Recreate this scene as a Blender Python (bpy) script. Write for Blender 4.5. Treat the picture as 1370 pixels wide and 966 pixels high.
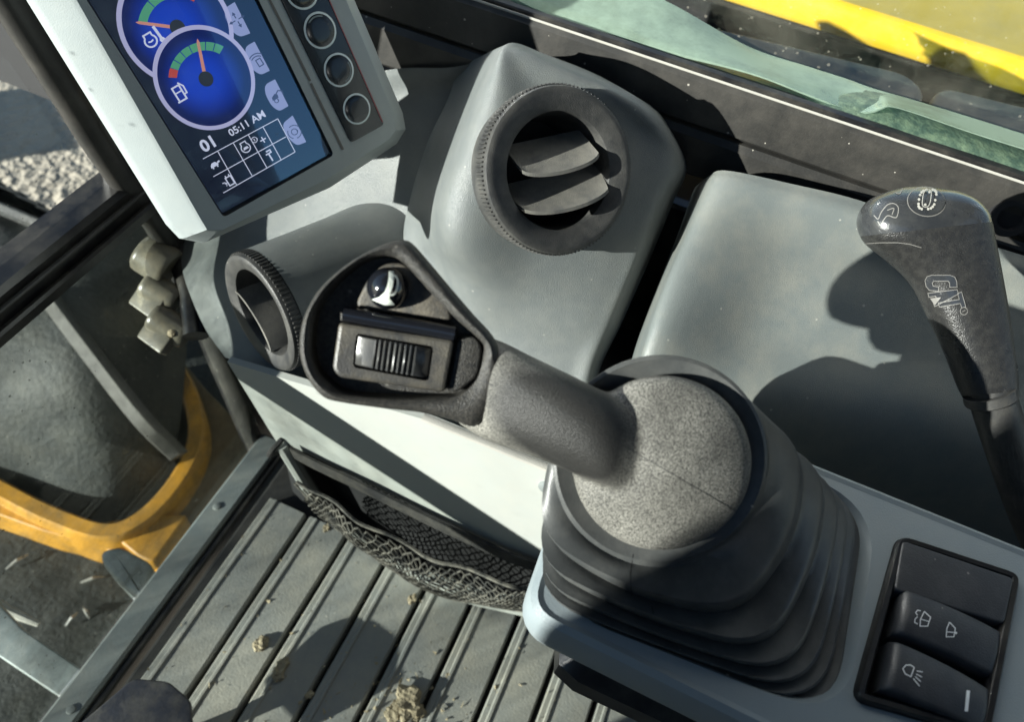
import bpy, bmesh, math, random
import numpy as np
from mathutils import Vector, Matrix, geometry
from mathutils.bvhtree import BVHTree
random.seed(7); np.random.seed(7)
PI = math.pi
for o in list(bpy.data.objects): bpy.data.objects.remove(o)
SC = bpy.context.scene
COL = SC.collection

# ------------------------------------------------------------------ camera
# world: X = right of the cab, Y = forward, Z = up.  O = camera position (ground is z = 0)
O = np.array([0., 0., 1.45])
FPX, CX, CY = 1000., 685., 483.
F = np.array([-6169., -2531., 1000.]); R = np.array([643., -1173., 1000.])
F /= np.linalg.norm(F); R -= F*(R@F); R /= np.linalg.norm(R); U = -np.cross(F, R)
M = np.array([R, F, U])                     # world = M @ cam (x right, y down, z forward)
cam = bpy.data.cameras.new('camera'); camo = bpy.data.objects.new('camera', cam); COL.objects.link(camo)
cam.sensor_width = 36.; cam.lens = 36.*FPX/1370.; cam.clip_start = .01; cam.clip_end = 500.
mw = Matrix.Identity(4)
for i in range(3):
    mw[i][0] = M[i, 0]; mw[i][1] = -M[i, 1]; mw[i][2] = -M[i, 2]; mw[i][3] = O[i]
camo.matrix_world = mw
cam.dof.use_dof = True; cam.dof.focus_distance = .43; cam.dof.aperture_fstop = 9.5
SC.camera = camo

# ------------------------------------------------------------------ light
LD = M @ np.array([1., -.12, .62]); LD /= np.linalg.norm(LD)      # direction the sunlight travels
elev = math.asin(-LD[2]); azim = math.atan2(-LD[0], -LD[1])
wd = bpy.data.worlds.new('World'); SC.world = wd; wd.use_nodes = True
wn = wd.node_tree.nodes; wl = wd.node_tree.links; wn.clear()
sky = wn.new('ShaderNodeTexSky'); sky.sky_type = 'NISHITA'; sky.sun_disc = False
sky.dust_density = 0.; sky.ozone_density = 2.; sky.sun_elevation = elev; sky.sun_rotation = azim % (2*PI)
bg = wn.new('ShaderNodeBackground'); bg.inputs[1].default_value = .05
wo = wn.new('ShaderNodeOutputWorld'); wl.new(sky.outputs[0], bg.inputs[0]); wl.new(bg.outputs[0], wo.inputs[0])
sl = bpy.data.lights.new('sun', 'SUN'); sl.energy = 5.; sl.angle = math.radians(.5); sl.color = (1., .995, .935)
so = bpy.data.objects.new('sun', sl); COL.objects.link(so); so.location = (-2, 2, 3)
so.rotation_euler = Vector(LD).to_track_quat('-Z', 'Y').to_euler()
SC.view_settings.view_transform = 'Standard'; SC.view_settings.look = 'None'
SC.view_settings.exposure = 1.55; SC.view_settings.gamma = 1.

# ------------------------------------------------------------------ pixel -> direction helpers
def ray(px, py): return M @ np.array([(px-CX)/FPX, (py-CY)/FPX, 1.])
def W(px, py, d): return O + ray(px, py)*d
def onplane(px, py, p0, n):
    r = ray(px, py); n = np.array(n, float); return O + r*(((np.array(p0)-O)@n)/(r@n))
def onX(px, py, x): return onplane(px, py, (x, 0, 0), (1, 0, 0))
def onY(px, py, y): return onplane(px, py, (0, y, 0), (0, 1, 0))
def onZ(px, py, z): return onplane(px, py, (0, 0, z), (0, 0, 1))     # z in world
def camdir(x, y, z): v = M @ np.array([x, y, z], float); return v/np.linalg.norm(v)
def unit(v): v = np.array(v, float); return v/np.linalg.norm(v)
ZF = O[2]-.80           # cab floor height
ZC = O[2]-.315          # console top height
class Frame:
    def __init__(s, o, n, x):
        s.o = np.array(o, float); s.n = unit(n); x = np.array(x, float); s.x = unit(x-s.n*(x@s.n)); s.y = np.cross(s.n, s.x)
    def p(s, u, v, w=0.): return s.o+s.x*u+s.y*v+s.n*w
    def px(s, px, py, w=0.): return onplane(px, py, s.o+s.n*w, s.n)
    def uv(s, px, py, w=0.): q = s.px(px, py, w)-s.o; return (q@s.x, q@s.y)

# ------------------------------------------------------------------ materials
def principled(name):
    m = bpy.data.materials.new(name); m.use_nodes = True
    nt = m.node_tree; return m, nt, nt.nodes['Principled BSDF']
def mat(name, col, rough=.5, grain=0., gs=900., dust=0., dustcol=(.42, .38, .30), ds=18., var=.12, metal=0., coat=0., spec=.5, speck=0., bumpdist=.0006, dthr=.52, vor=False):
    m, nt, b = principled(name); N = nt.nodes; Lk = nt.links
    tc = N.new('ShaderNodeTexCoord')
    b.inputs['Metallic'].default_value = metal; b.inputs['Coat Weight'].default_value = coat
    b.inputs['Specular IOR Level'].default_value = spec
    n1 = N.new('ShaderNodeTexNoise'); n1.inputs['Scale'].default_value = ds; n1.inputs['Detail'].default_value = 6.
    Lk.new(tc.outputs['Object'], n1.inputs['Vector'])
    cur = None
    mx = N.new('ShaderNodeMix'); mx.data_type = 'RGBA'
    mx.inputs[6].default_value = tuple(c*(1-var) for c in col)+(1,); mx.inputs[7].default_value = tuple(min(1, c*(1+var)) for c in col)+(1,)
    Lk.new(n1.outputs[0], mx.inputs[0]); cur = mx.outputs[2]
    if dust > 0:
        n2 = N.new('ShaderNodeTexNoise'); n2.inputs['Scale'].default_value = ds*2.3; n2.inputs['Detail'].default_value = 9.; n2.inputs['Roughness'].default_value = .7
        Lk.new(tc.outputs['Object'], n2.inputs['Vector'])
        mr = N.new('ShaderNodeMapRange'); mr.inputs[1].default_value = dthr-.1; mr.inputs[2].default_value = dthr+.2; mr.inputs[4].default_value = dust
        Lk.new(n2.outputs[0], mr.inputs[0])
        m2 = N.new('ShaderNodeMix'); m2.data_type = 'RGBA'; m2.inputs[7].default_value = tuple(dustcol)+(1,)
        Lk.new(mr.outputs[0], m2.inputs[0]); Lk.new(cur, m2.inputs[6]); cur = m2.outputs[2]
    if speck > 0:
        v = N.new('ShaderNodeTexVoronoi'); v.inputs['Scale'].default_value = 160.
        Lk.new(tc.outputs['Object'], v.inputs['Vector'])
        sep = N.new('ShaderNodeSeparateColor'); Lk.new(v.outputs['Color'], sep.inputs[0])
        cp = N.new('ShaderNodeMath'); cp.operation = 'GREATER_THAN'; cp.inputs[1].default_value = .86; Lk.new(sep.outputs[0], cp.inputs[0])
        sz = N.new('ShaderNodeMath'); sz.operation = 'MULTIPLY'; sz.inputs[1].default_value = .15; Lk.new(sep.outputs[1], sz.inputs[0])
        lt = N.new('ShaderNodeMath'); lt.operation = 'LESS_THAN'; Lk.new(v.outputs['Distance'], lt.inputs[0]); Lk.new(sz.outputs[0], lt.inputs[1])
        mu = N.new('ShaderNodeMath'); mu.operation = 'MULTIPLY'; Lk.new(cp.outputs[0], mu.inputs[0]); Lk.new(lt.outputs[0], mu.inputs[1])
        m3 = N.new('ShaderNodeMath'); m3.operation = 'MULTIPLY'; m3.inputs[1].default_value = speck; Lk.new(mu.outputs[0], m3.inputs[0])
        m4 = N.new('ShaderNodeMix'); m4.data_type = 'RGBA'; m4.inputs[7].default_value = (.55, .52, .45, 1)
        Lk.new(m3.outputs[0], m4.inputs[0]); Lk.new(cur, m4.inputs[6]); cur = m4.outputs[2]
    Lk.new(cur, b.inputs['Base Color'])
    rr = N.new('ShaderNodeMapRange'); rr.inputs[3].default_value = max(.03, rough-.07); rr.inputs[4].default_value = min(1, rough+.09)
    Lk.new(n1.outputs[0], rr.inputs[0]); Lk.new(rr.outputs[0], b.inputs['Roughness'])
    if grain > 0:
        if vor:
            n3 = N.new('ShaderNodeTexVoronoi'); n3.feature = 'SMOOTH_F1'; n3.inputs['Scale'].default_value = gs; n3.inputs['Smoothness'].default_value = .6
        else:
            n3 = N.new('ShaderNodeTexNoise'); n3.inputs['Scale'].default_value = gs; n3.inputs['Detail'].default_value = 2.5
        Lk.new(tc.outputs['Object'], n3.inputs['Vector'])
        bp = N.new('ShaderNodeBump'); bp.inputs['Strength'].default_value = grain; bp.inputs['Distance'].default_value = bumpdist
        Lk.new(n3.outputs[0], bp.inputs['Height']); Lk.new(bp.outputs[0], b.inputs['Normal'])
    return m
def glow(name, col, s, attr=False):
    m, nt, b = principled(name)
    b.inputs['Base Color'].default_value = tuple(c*.25 for c in col)+(1,); b.inputs['Roughness'].default_value = .4
    b.inputs['Emission Color'].default_value = tuple(col)+(1,); b.inputs['Emission Strength'].default_value = s
    if attr:
        a = nt.nodes.new('ShaderNodeVertexColor'); a.layer_name = 'col'
        nt.links.new(a.outputs[0], b.inputs['Emission Color'])
    return m
def glassmat(name, tint=(.93, .97, .95), dirt=.25, thr=.55, dirtcol=(.6, .57, .5), scale=9., specks=.5, refl=1., rcol=(1, 1, 1)):
    m = bpy.data.materials.new(name); m.use_nodes = True; N = m.node_tree.nodes; Lk = m.node_tree.links; N.clear()
    out = N.new('ShaderNodeOutputMaterial'); tr = N.new('ShaderNodeBsdfTransparent'); tr.inputs[0].default_value = tuple(tint)+(1,)
    gl = N.new('ShaderNodeBsdfGlossy'); gl.inputs['Roughness'].default_value = .02; gl.inputs[0].default_value = tuple(rcol)+(1,)
    fr = N.new('ShaderNodeFresnel'); fr.inputs[0].default_value = 1.45
    fm = N.new('ShaderNodeMath'); fm.operation = 'MULTIPLY'; fm.inputs[1].default_value = refl; Lk.new(fr.outputs[0], fm.inputs[0])
    m1 = N.new('ShaderNodeMixShader'); Lk.new(fm.outputs[0], m1.inputs[0]); Lk.new(tr.outputs[0], m1.inputs[1]); Lk.new(gl.outputs[0], m1.inputs[2])
    df = N.new('ShaderNodeBsdfDiffuse'); df.inputs[0].default_value = tuple(dirtcol)+(1,)
    tc = N.new('ShaderNodeTexCoord')
    n1 = N.new('ShaderNodeTexNoise'); n1.inputs['Scale'].default_value = scale; n1.inputs['Detail'].default_value = 10.; n1.inputs['Roughness'].default_value = .72
    Lk.new(tc.outputs['Object'], n1.inputs['Vector'])
    mr = N.new('ShaderNodeMapRange'); mr.inputs[1].default_value = thr-.12; mr.inputs[2].default_value = thr+.2; mr.inputs[4].default_value = dirt
    Lk.new(n1.outputs[0], mr.inputs[0])
    v = N.new('ShaderNodeTexVoronoi'); v.inputs['Scale'].default_value = 210.; Lk.new(tc.outputs['Object'], v.inputs['Vector'])
    sep = N.new('ShaderNodeSeparateColor'); Lk.new(v.outputs['Color'], sep.inputs[0])
    a = N.new('ShaderNodeMath'); a.operation = 'POWER'; a.inputs[1].default_value = 7.; Lk.new(sep.outputs[0], a.inputs[0])
    a2 = N.new('ShaderNodeMath'); a2.operation = 'MULTIPLY'; a2.inputs[1].default_value = .26; Lk.new(a.outputs[0], a2.inputs[0])
    lt = N.new('ShaderNodeMath'); lt.operation = 'LESS_THAN'; Lk.new(v.outputs['Distance'], lt.inputs[0]); Lk.new(a2.outputs[0], lt.inputs[1])
    a3 = N.new('ShaderNodeMath'); a3.operation = 'MULTIPLY'; a3.inputs[1].default_value = specks; Lk.new(lt.outputs[0], a3.inputs[0])
    mxm = N.new('ShaderNodeMath'); mxm.operation = 'MAXIMUM'; Lk.new(mr.outputs[0], mxm.inputs[0]); Lk.new(a3.outputs[0], mxm.inputs[1])
    m2 = N.new('ShaderNodeMixShader'); Lk.new(mxm.outputs[0], m2.inputs[0]); Lk.new(m1.outputs[0], m2.inputs[1]); Lk.new(df.outputs[0], m2.inputs[2])
    Lk.new(m2.outputs[0], out.inputs[0]); return m

MT = {}
MT['dash'] = mat('grey_dash_plastic', (.115, .127, .126), .40, .7, 1800., dust=.35, dustcol=(.20, .205, .185), ds=20., var=.1, speck=.35)
MT['tray'] = mat('grey_tray_plastic', (.115, .130, .127), .38, .5, 2000., dust=.5, dustcol=(.23, .22, .18), ds=9., var=.1, speck=.3)
MT['panel'] = mat('pale_panel_paint', (.31, .325, .305), .55, .12, 500., dust=.3, dustcol=(.36, .34, .29), ds=11., var=.05)
MT['housing'] = mat('light_grey_housing', (.31, .345, .345), .42, .2, 1500., ds=30., var=.04, dust=.12, dustcol=(.5, .5, .46))
MT['black'] = mat('black_plastic', (.018, .019, .020), .4, .3, 1300., dust=.10, ds=20., speck=.3)
MT['grip'] = mat('worn_black_rubber', (.022, .022, .021), .40, spec=.3, grain=.7, gs=1700., dust=.5, dustcol=(.10, .092, .078), ds=260., speck=.15, dthr=.5)
MT['cap'] = mat('grained_cap', (.042, .042, .040), .33, .75, 1500., dust=.6, dustcol=(.17, .165, .145), ds=70., bumpdist=.0009, dthr=.45, vor=True)
def grip_dust_lit():
    m, nt, b = principled('dusty_sunlit_grip'); N = nt.nodes; Lk = nt.links
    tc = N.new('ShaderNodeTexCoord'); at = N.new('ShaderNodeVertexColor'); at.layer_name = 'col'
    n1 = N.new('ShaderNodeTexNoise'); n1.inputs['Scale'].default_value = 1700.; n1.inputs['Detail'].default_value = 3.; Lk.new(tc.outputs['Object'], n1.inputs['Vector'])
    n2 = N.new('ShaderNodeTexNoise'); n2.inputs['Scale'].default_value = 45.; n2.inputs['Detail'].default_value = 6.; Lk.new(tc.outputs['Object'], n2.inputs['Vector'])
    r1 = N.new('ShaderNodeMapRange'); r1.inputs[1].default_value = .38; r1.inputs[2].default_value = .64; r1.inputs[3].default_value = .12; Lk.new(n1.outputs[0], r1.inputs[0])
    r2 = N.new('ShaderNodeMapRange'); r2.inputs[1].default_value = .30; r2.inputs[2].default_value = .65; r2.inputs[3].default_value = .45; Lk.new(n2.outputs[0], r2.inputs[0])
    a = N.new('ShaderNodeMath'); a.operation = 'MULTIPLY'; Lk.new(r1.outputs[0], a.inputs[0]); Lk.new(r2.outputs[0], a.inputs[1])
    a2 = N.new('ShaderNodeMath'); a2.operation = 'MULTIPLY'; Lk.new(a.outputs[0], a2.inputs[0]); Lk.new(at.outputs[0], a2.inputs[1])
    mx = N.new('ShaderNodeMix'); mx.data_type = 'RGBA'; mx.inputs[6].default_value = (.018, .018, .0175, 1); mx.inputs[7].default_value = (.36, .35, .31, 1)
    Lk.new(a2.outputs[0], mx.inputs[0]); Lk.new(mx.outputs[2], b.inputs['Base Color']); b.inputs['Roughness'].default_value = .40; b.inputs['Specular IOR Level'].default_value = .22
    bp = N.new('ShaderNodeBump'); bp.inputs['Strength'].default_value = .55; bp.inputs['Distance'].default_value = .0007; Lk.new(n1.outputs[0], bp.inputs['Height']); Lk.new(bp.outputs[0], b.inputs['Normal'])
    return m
MT['grip_dust_lit'] = grip_dust_lit()
MT['boot'] = mat('rubber_boot', (.045, .048, .048), .40, .15, 1500., dust=.45, dustcol=(.13, .13, .12), ds=22., speck=.4)
MT['ring'] = mat('vent_black', (.017, .018, .019), .45, .45, 1400., dust=.4, dustcol=(.13, .125, .11), ds=24., speck=.35, dthr=.45)
MT['louver'] = mat('vent_louver', (.09, .09, .085), .6, .4, 1300., dust=.7, dustcol=(.20, .19, .16), ds=30., dthr=.42)
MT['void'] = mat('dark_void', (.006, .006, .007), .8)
MT['console'] = mat('console_grey', (.20, .235, .25), .45, .2, 1200., ds=12., var=.06, dust=.1)
MT['switch'] = mat('switch_black', (.024, .026, .030), .5, .3, 1300., dust=.35, dustcol=(.09, .09, .09), ds=30., speck=.25)
MT['knob'] = mat('knob_black', (.016, .016, .016), .28, .45, 1500., dust=.3, dustcol=(.07, .068, .06), ds=110., dthr=.52)
MT['knobtop'] = mat('knob_gloss', (.022, .024, .027), .2, .15, 900., dust=.25, dustcol=(.10, .10, .09), ds=26., coat=.6)
MT['emboss'] = mat('worn_emboss', (.15, .145, .135), .5)
MT['frame'] = mat('window_frame_black', (.020, .0195, .018), .5, .2, 700., dust=.35, dustcol=(.11, .10, .085), ds=10., speck=.5)
MT['gloss'] = mat('black_rubber_gloss', (.009, .009, .010), .3, .1, 500., dust=.1, ds=14.)
MT['metal'] = mat('galvanised_sill', (.20, .225, .225), .5, .3, 300., dust=.35, dustcol=(.36, .34, .29), ds=16., metal=.25)
MT['latch'] = mat('latch_beige', (.12, .112, .088), .32, .2, 500., dust=.4, dustcol=(.30, .25, .16), ds=40.)
MT['floor'] = mat('floor_rubber', (.26, .266, .252), .6, .5, 420., dust=.75, dustcol=(.42, .39, .32), ds=6., dthr=.50, var=.3, speck=.7)
MT['floorbase'] = mat('floor_black', (.012, .012, .013), .7, .3, 300., dust=.25, dustcol=(.12, .11, .09), ds=9.)
MT['soil'] = mat('dry_soil', (.36, .30, .20), .9, .8, 260., ds=60., var=.3, bumpdist=.003)
MT['net'] = mat('net_cord', (.022, .022, .021), .75, .5, 2500., dust=.85, dustcol=(.26, .24, .20), ds=30., dthr=.50)
MT['band'] = mat('elastic_band', (.012, .012, .013), .8, .6, 1800., dust=.12)
MT['yellow'] = mat('yellow_paint', (.80, .50, .02), .35, .05, 200., dust=.3, dustcol=(.55, .42, .15), ds=7., var=.05, coat=.2)
MT['glare_dust_yellow'] = mat('glare_dust_yellow_paint', (.66, .48, .08), .45, .1, 200., dust=.4, dustcol=(.42, .36, .18), ds=6., var=.1)  # hood top: glare on the side glass painted in as paler yellow, plus dust
MT['amber'] = mat('amber_paint', (.50, .24, .02), .45, .2, 200., dust=.75, dustcol=(.20, .13, .05), ds=12., var=.2)
MT['dirty'] = mat('dusty_dark_steel', (.014, .017, .016), .7, .7, 120., dust=.6, dustcol=(.055, .054, .043), ds=9., speck=.7, dthr=.52, bumpdist=.003)
MT['cover'] = mat('grey_cover', (.12, .115, .105), .6, .3, 900., dust=.3, dustcol=(.2, .19, .16), ds=9.)
MT['seal'] = mat('mossy_seal', (.05, .085, .065), .4, .9, 300., dust=.7, dustcol=(.20, .27, .17), ds=50., dthr=.52)
MT['film_old'] = mat('green_glass_edge', (.12, .19, .18), .25, .15, 500., dust=.5, dustcol=(.26, .34, .24), ds=30., coat=.5)
MT['trim'] = mat('pale_trim', (.34, .33, .30), .4, .3, 900., dust=.3, dustcol=(.3, .28, .22), ds=40.)
MT['gravel'] = mat('pale_gravel', (.40, .36, .29), .95, 1., 34., ds=4., var=.25, dust=.5, dustcol=(.26, .235, .19), bumpdist=.03)
MT['white'] = mat('white_print', (.75, .77, .76), .5)
MT['green'] = mat('horn_symbol', (.72, .76, .68), .5)
MT['glass'] = glassmat('dusty_glass', (.95, .97, .96), .10, .58, (.45, .44, .38))
MT['glassl'] = glassmat('dustier_glass', (.80, .86, .82), .70, .48, (.15, .155, .13), 8., .7)
MT['glassr'] = glassmat('side_glass', (.93, .96, .93), .12, .52, (.5, .47, .38), 8., .16)
MT['film'] = glassmat('green_glass_edge', (.62, .80, .72), .78, .34, (.27, .36, .29), 7., .3, .2)
MT['lens'] = glassmat('screen_glass', (.95, .96, 1.), .02, .6, (.3, .3, .3), 9., .10, 5., (.40, .70, 1.))

# ------------------------------------------------------------------ mesh helpers
def base(o):
    v = Vector((0, 0, 0))
    while o: v += o.location; o = o.parent
    return v
def tag(o, label=None, cat=None, group=None, kind=None):
    if label: o['label'] = label
    if cat: o['category'] = cat
    if group: o['group'] = group
    if kind: o['kind'] = kind
    return o
def thing(name, loc, label, cat, group=None):
    o = bpy.data.objects.new(name, None); COL.objects.link(o); o.location = Vector(loc); o.empty_display_size = .02
    return tag(o, label, cat, group)
def mk(name, verts, faces, m, parent=None, smooth=True, sharp=40., kind=None, colors=None, loc=None):
    verts = np.array([np.array(v, float) for v in verts])
    off = np.array(base(parent)) if parent else (np.array(loc, float) if loc is not None else np.zeros(3))
    me = bpy.data.meshes.new(name); me.from_pydata((verts-off).tolist(), [], [tuple(int(i) for i in f) for f in faces]); me.validate(); me.update()
    bm = bmesh.new(); bm.from_mesh(me); bmesh.ops.recalc_face_normals(bm, faces=bm.faces); bm.to_mesh(me); bm.free()
    if smooth:
        me.polygons.foreach_set('use_smooth', [True]*len(me.polygons)); me.set_sharp_from_angle(angle=math.radians(sharp))
    me.materials.append(MT[m] if isinstance(m, str) else m)
    if colors is not None:
        ca = me.color_attributes.new('col', 'FLOAT_COLOR', 'POINT')
        for i, c in enumerate(colors): ca.data[i].color = tuple(c)+(1,)
    o = bpy.data.objects.new(name, me); COL.objects.link(o)
    if parent: o.parent = parent
    elif loc is not None: o.location = Vector(loc)
    if kind: o['kind'] = kind
    o_world[o.name] = (verts, faces)
    return o
o_world = {}
class MB:
    def __init__(s): s.v = []; s.f = []
    def add(s, v, f):
        k = len(s.v); s.v += [np.array(q, float) for q in v]; s.f += [tuple(i+k for i in g) for g in f]; return s
    def build(s, name, m, parent=None, **k): return mk(name, s.v, s.f, m, parent, **k)
def loft(rings, closed=True, cap0=True, cap1=True):
    n = len(rings[0]); v = [p for r in rings for p in r]; f = []
    for j in range(len(rings)-1):
        for i in range(n if closed else n-1):
            a = j*n+i; b = j*n+(i+1) % n; f.append((a, b, b+n, a+n))
    if closed and cap0: f.append(tuple(range(n))[::-1])
    if closed and cap1: f.append(tuple(range((len(rings)-1)*n, len(rings)*n)))
    return v, f
def cr(p0, p1, p2, p3, t):
    return .5*((2*p1)+(-p0+p2)*t+(2*p0-5*p1+4*p2-p3)*t*t+(-p0+3*p1-3*p2+p3)*t**3)
def spline(pts, n, closed=False):
    pts = [np.array(p, float) for p in pts]; k = len(pts); out = []
    if closed:
        for i in range(k):
            for j in range(n): out.append(cr(pts[i-1], pts[i], pts[(i+1) % k], pts[(i+2) % k], j/n))
        return out
    ext = [2*pts[0]-pts[1]]+pts+[2*pts[-1]-pts[-2]]
    for i in range(k-1):
        for j in range(n): out.append(cr(ext[i], ext[i+1], ext[i+2], ext[i+3], j/n))
    out.append(pts[-1]); return out
def patch(grid, n=8):
    rows = [spline(r, n) for r in grid]; cols = list(zip(*rows)); cs = [spline(c, n) for c in cols]
    g = list(zip(*cs)); return [list(r) for r in g]
def gridmesh(g, keep=None):
    nr, nc = len(g), len(g[0]); v = [p for r in g for p in r]; f = []
    for j in range(nr-1):
        for i in range(nc-1):
            q = (j*nc+i, j*nc+i+1, (j+1)*nc+i+1, (j+1)*nc+i)
            if keep is None or keep(np.mean([v[k] for k in q], axis=0)): f.append(q)
    return v, f
def rpoly(pts, rad, n=5):
    out = []; k = len(pts); rad = rad if hasattr(rad, '__len__') else [rad]*k
    for i in range(k):
        p = np.array(pts[i], float); a = np.array(pts[i-1], float)-p; b = np.array(pts[(i+1) % k], float)-p
        la, lb = np.linalg.norm(a), np.linalg.norm(b); a /= la; b /= lb; r = min(rad[i], la*.48, lb*.48)
        for j in range(n+1):
            t = j/n; out.append((1-t)**2*(p+a*r)+2*t*(1-t)*p+t*t*(p+b*r))
    return out
def inset(poly, d):
    P = [np.array(p[:2], float) for p in poly]; k = len(P); out = []
    ar = sum(P[i][0]*P[(i+1) % k][1]-P[(i+1) % k][0]*P[i][1] for i in range(k)); sg = 1 if ar > 0 else -1
    for i in range(k):
        a = P[i]-P[i-1]; b = P[(i+1) % k]-P[i]
        na = np.array([-a[1], a[0]])/(np.linalg.norm(a)+1e-12); nb = np.array([-b[1], b[0]])/(np.linalg.norm(b)+1e-12)
        m = na+nb; l = np.linalg.norm(m); m = m/l if l > 1e-6 else na
        c = max(.35, m@nb); out.append(P[i]+sg*m*d/c)
    return out
def prism(fr, poly, w0, w1, bev=.001, segs=3, bottom=True):
    """poly (u,v) on frame fr, from w0 (back) up to w1 (front), with a rounded front edge"""
    rings = [[fr.p(p[0], p[1], w0) for p in poly], [fr.p(p[0], p[1], w1-bev) for p in poly]]
    for s in range(1, segs+1):
        a = s/segs*PI/2; q = inset(poly, bev*(1-math.cos(a)))
        rings.append([fr.p(p[0], p[1], w1-bev+bev*math.sin(a)) for p in q])
    return loft(rings, cap0=bottom)
def box(x0, x1, y0, y1, z0, z1, bev=.003):
    fr = Frame((0, 0, 0), (0, 0, 1), (1, 0, 0))
    b = min(bev, (x1-x0)/3, (y1-y0)/3, (z1-z0)/3)
    pl = rpoly([(x0, y0), (x1, y0), (x1, y1), (x0, y1)], b, 2)
    r = [inset(pl, b), pl, pl, inset(pl, b)]; zz = [z0, z0+b, z1-b, z1]
    return loft([[fr.p(p[0], p[1], z) for p in q] for q, z in zip(r, zz)])
def tube(path, rad, n=10, cap=True):
    path = [np.array(p, float) for p in path]; k = len(path); rad = rad if hasattr(rad, '__len__') else [rad]*k
    t0 = unit(path[1]-path[0]); up = np.array([0, 0, 1.]) if abs(t0[2]) < .9 else np.array([1., 0, 0]); x = unit(np.cross(t0, up)); rings = []
    for i in range(k):
        t = unit(path[min(i+1, k-1)]-path[max(i-1, 0)]); x = unit(x-t*(x@t)); y = np.cross(t, x)
        rings.append([path[i]+rad[i]*(math.cos(2*PI*j/n)*x+math.sin(2*PI*j/n)*y) for j in range(n)])
    return loft(rings, cap0=cap, cap1=cap)
def lathe(fr, prof, n=64, closed_profile=False):
    rings = [[fr.p(r*math.cos(2*PI*j/n), r*math.sin(2*PI*j/n), w) for j in range(n)] for r, w in prof]
    if closed_profile: rings.append(rings[0])
    return loft(rings, cap0=not closed_profile, cap1=not closed_profile)
def sweepbox(path, wvec, hvec, w, h):
    """rectangular bar along a path"""
    rings = []
    for i, p in enumerate(path):
        p = np.array(p, float); rings.append([p+wvec*a*w/2+hvec*b*h/2 for a, b in ((-1, -.8), (-.8, -1), (.8, -1), (1, -.8), (1, .8), (.8, 1), (-.8, 1), (-1, .8))])
    return loft(rings)
def fillholes(outer, holes, to3):
    loops = [[Vector((p[0], p[1], 0)) for p in l] for l in [outer]+holes]
    tri = geometry.tessellate_polygon(loops); flat = [p for l in [outer]+holes for p in l]
    return [to3(p[0], p[1]) for p in flat], [tuple(t) for t in tri]
def bvh(*objs):
    v = []; f = []
    for o in objs:
        a, b = o_world[o.name]; k = len(v); v += [Vector(q) for q in a]; f += [tuple(int(i)+k for i in g) for g in b]
    return BVHTree.FromPolygons(v, f)
# 2-D drawing in pixel space, mapped to a surface
def stroke(pts, w, closed=False):
    P = [np.array(p, float) for p in pts]; k = len(P); L_ = []; R_ = []
    for i in range(k):
        a = P[i]-P[i-1] if (i > 0 or closed) else P[1]-P[0]
        b = P[(i+1) % k]-P[i] if (i < k-1 or closed) else P[-1]-P[-2]
        na = np.array([-a[1], a[0]])/(np.linalg.norm(a)+1e-9); nb = np.array([-b[1], b[0]])/(np.linalg.norm(b)+1e-9)
        m = na+nb; l = np.linalg.norm(m); m = m/l if l > 1e-6 else na; c = max(.5, m@nb)
        L_.append(P[i]+m*w/2/c); R_.append(P[i]-m*w/2/c)
    v = L_+R_; f = [(i, (i+1) % k, (i+1) % k+k, i+k) for i in range(k if closed else k-1)]
    return v, f
def fill(pts):
    P = [np.array(p, float) for p in pts]; tri = geometry.tessellate_polygon([[Vector((p[0], p[1], 0)) for p in P]]); return P, [tuple(t) for t in tri]
def arc(c, r, a0, a1, n=16, ry=None, rot=0.):
    ry = ry or r; out = []
    for i in range(n+1):
        a = math.radians(a0+(a1-a0)*i/n); x, y = r*math.cos(a), ry*math.sin(a); cr_, s = math.cos(math.radians(rot)), math.sin(math.radians(rot))
        out.append((c[0]+x*cr_-y*s, c[1]+x*s+y*cr_))
    return out
def text2d(s, p0, ex, ey, bold=0.):
    cu = bpy.data.curves.new('t', 'FONT'); cu.body = s; cu.size = 1.; cu.offset = bold; cu.resolution_u = 3
    o = bpy.data.objects.new('t', cu); COL.objects.link(o); dg = bpy.context.evaluated_depsgraph_get()
    me = bpy.data.meshes.new_from_object(o.evaluated_get(dg)); v = [np.array(p0)+q.co.x*np.array(ex)+q.co.y*np.array(ey) for q in me.vertices]
    f = [tuple(p.vertices) for p in me.polygons]; bpy.data.objects.remove(o); bpy.data.curves.remove(cu); bpy.data.meshes.remove(me); return v, f
def xf(shapes, p0, ex, ey):
    return [([np.array(p0)+p[0]*np.array(ex)+p[1]*np.array(ey) for p in v], f) for v, f in shapes]
def draw(name, shapes, mapper, m, parent, step=.00005, label=None):
    b = MB()
    for i, (v, f) in enumerate(shapes):
        if getattr(mapper, 'fine', 0):
            bm = bmesh.new(); vs = [bm.verts.new((p[0], p[1], 0)) for p in v]
            for g in f:
                try: bm.faces.new([vs[k] for k in g])
                except ValueError: pass
            for _ in range(4):
                bmesh.ops.triangulate(bm, faces=bm.faces[:]); ee = [e for e in bm.edges if e.calc_length() > mapper.fine]
                if not ee: break
                bmesh.ops.subdivide_edges(bm, edges=ee, cuts=1)
            bmesh.ops.triangulate(bm, faces=bm.faces[:]); bm.verts.index_update()
            v = [(q.co.x, q.co.y) for q in bm.verts]; f = [tuple(q.index for q in g.verts) for g in bm.faces]; bm.free()
        mp = [mapper(p[0], p[1], i*step) for p in v]; f = [g for g in f if all(mp[k] is not None for k in g)]
        used = sorted({k for g in f for k in g}); ix = {k: j for j, k in enumerate(used)}
        b.add([mp[k] for k in used], [tuple(ix[k] for k in g) for g in f])
    return b.build(name, m, parent, smooth=False)
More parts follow.
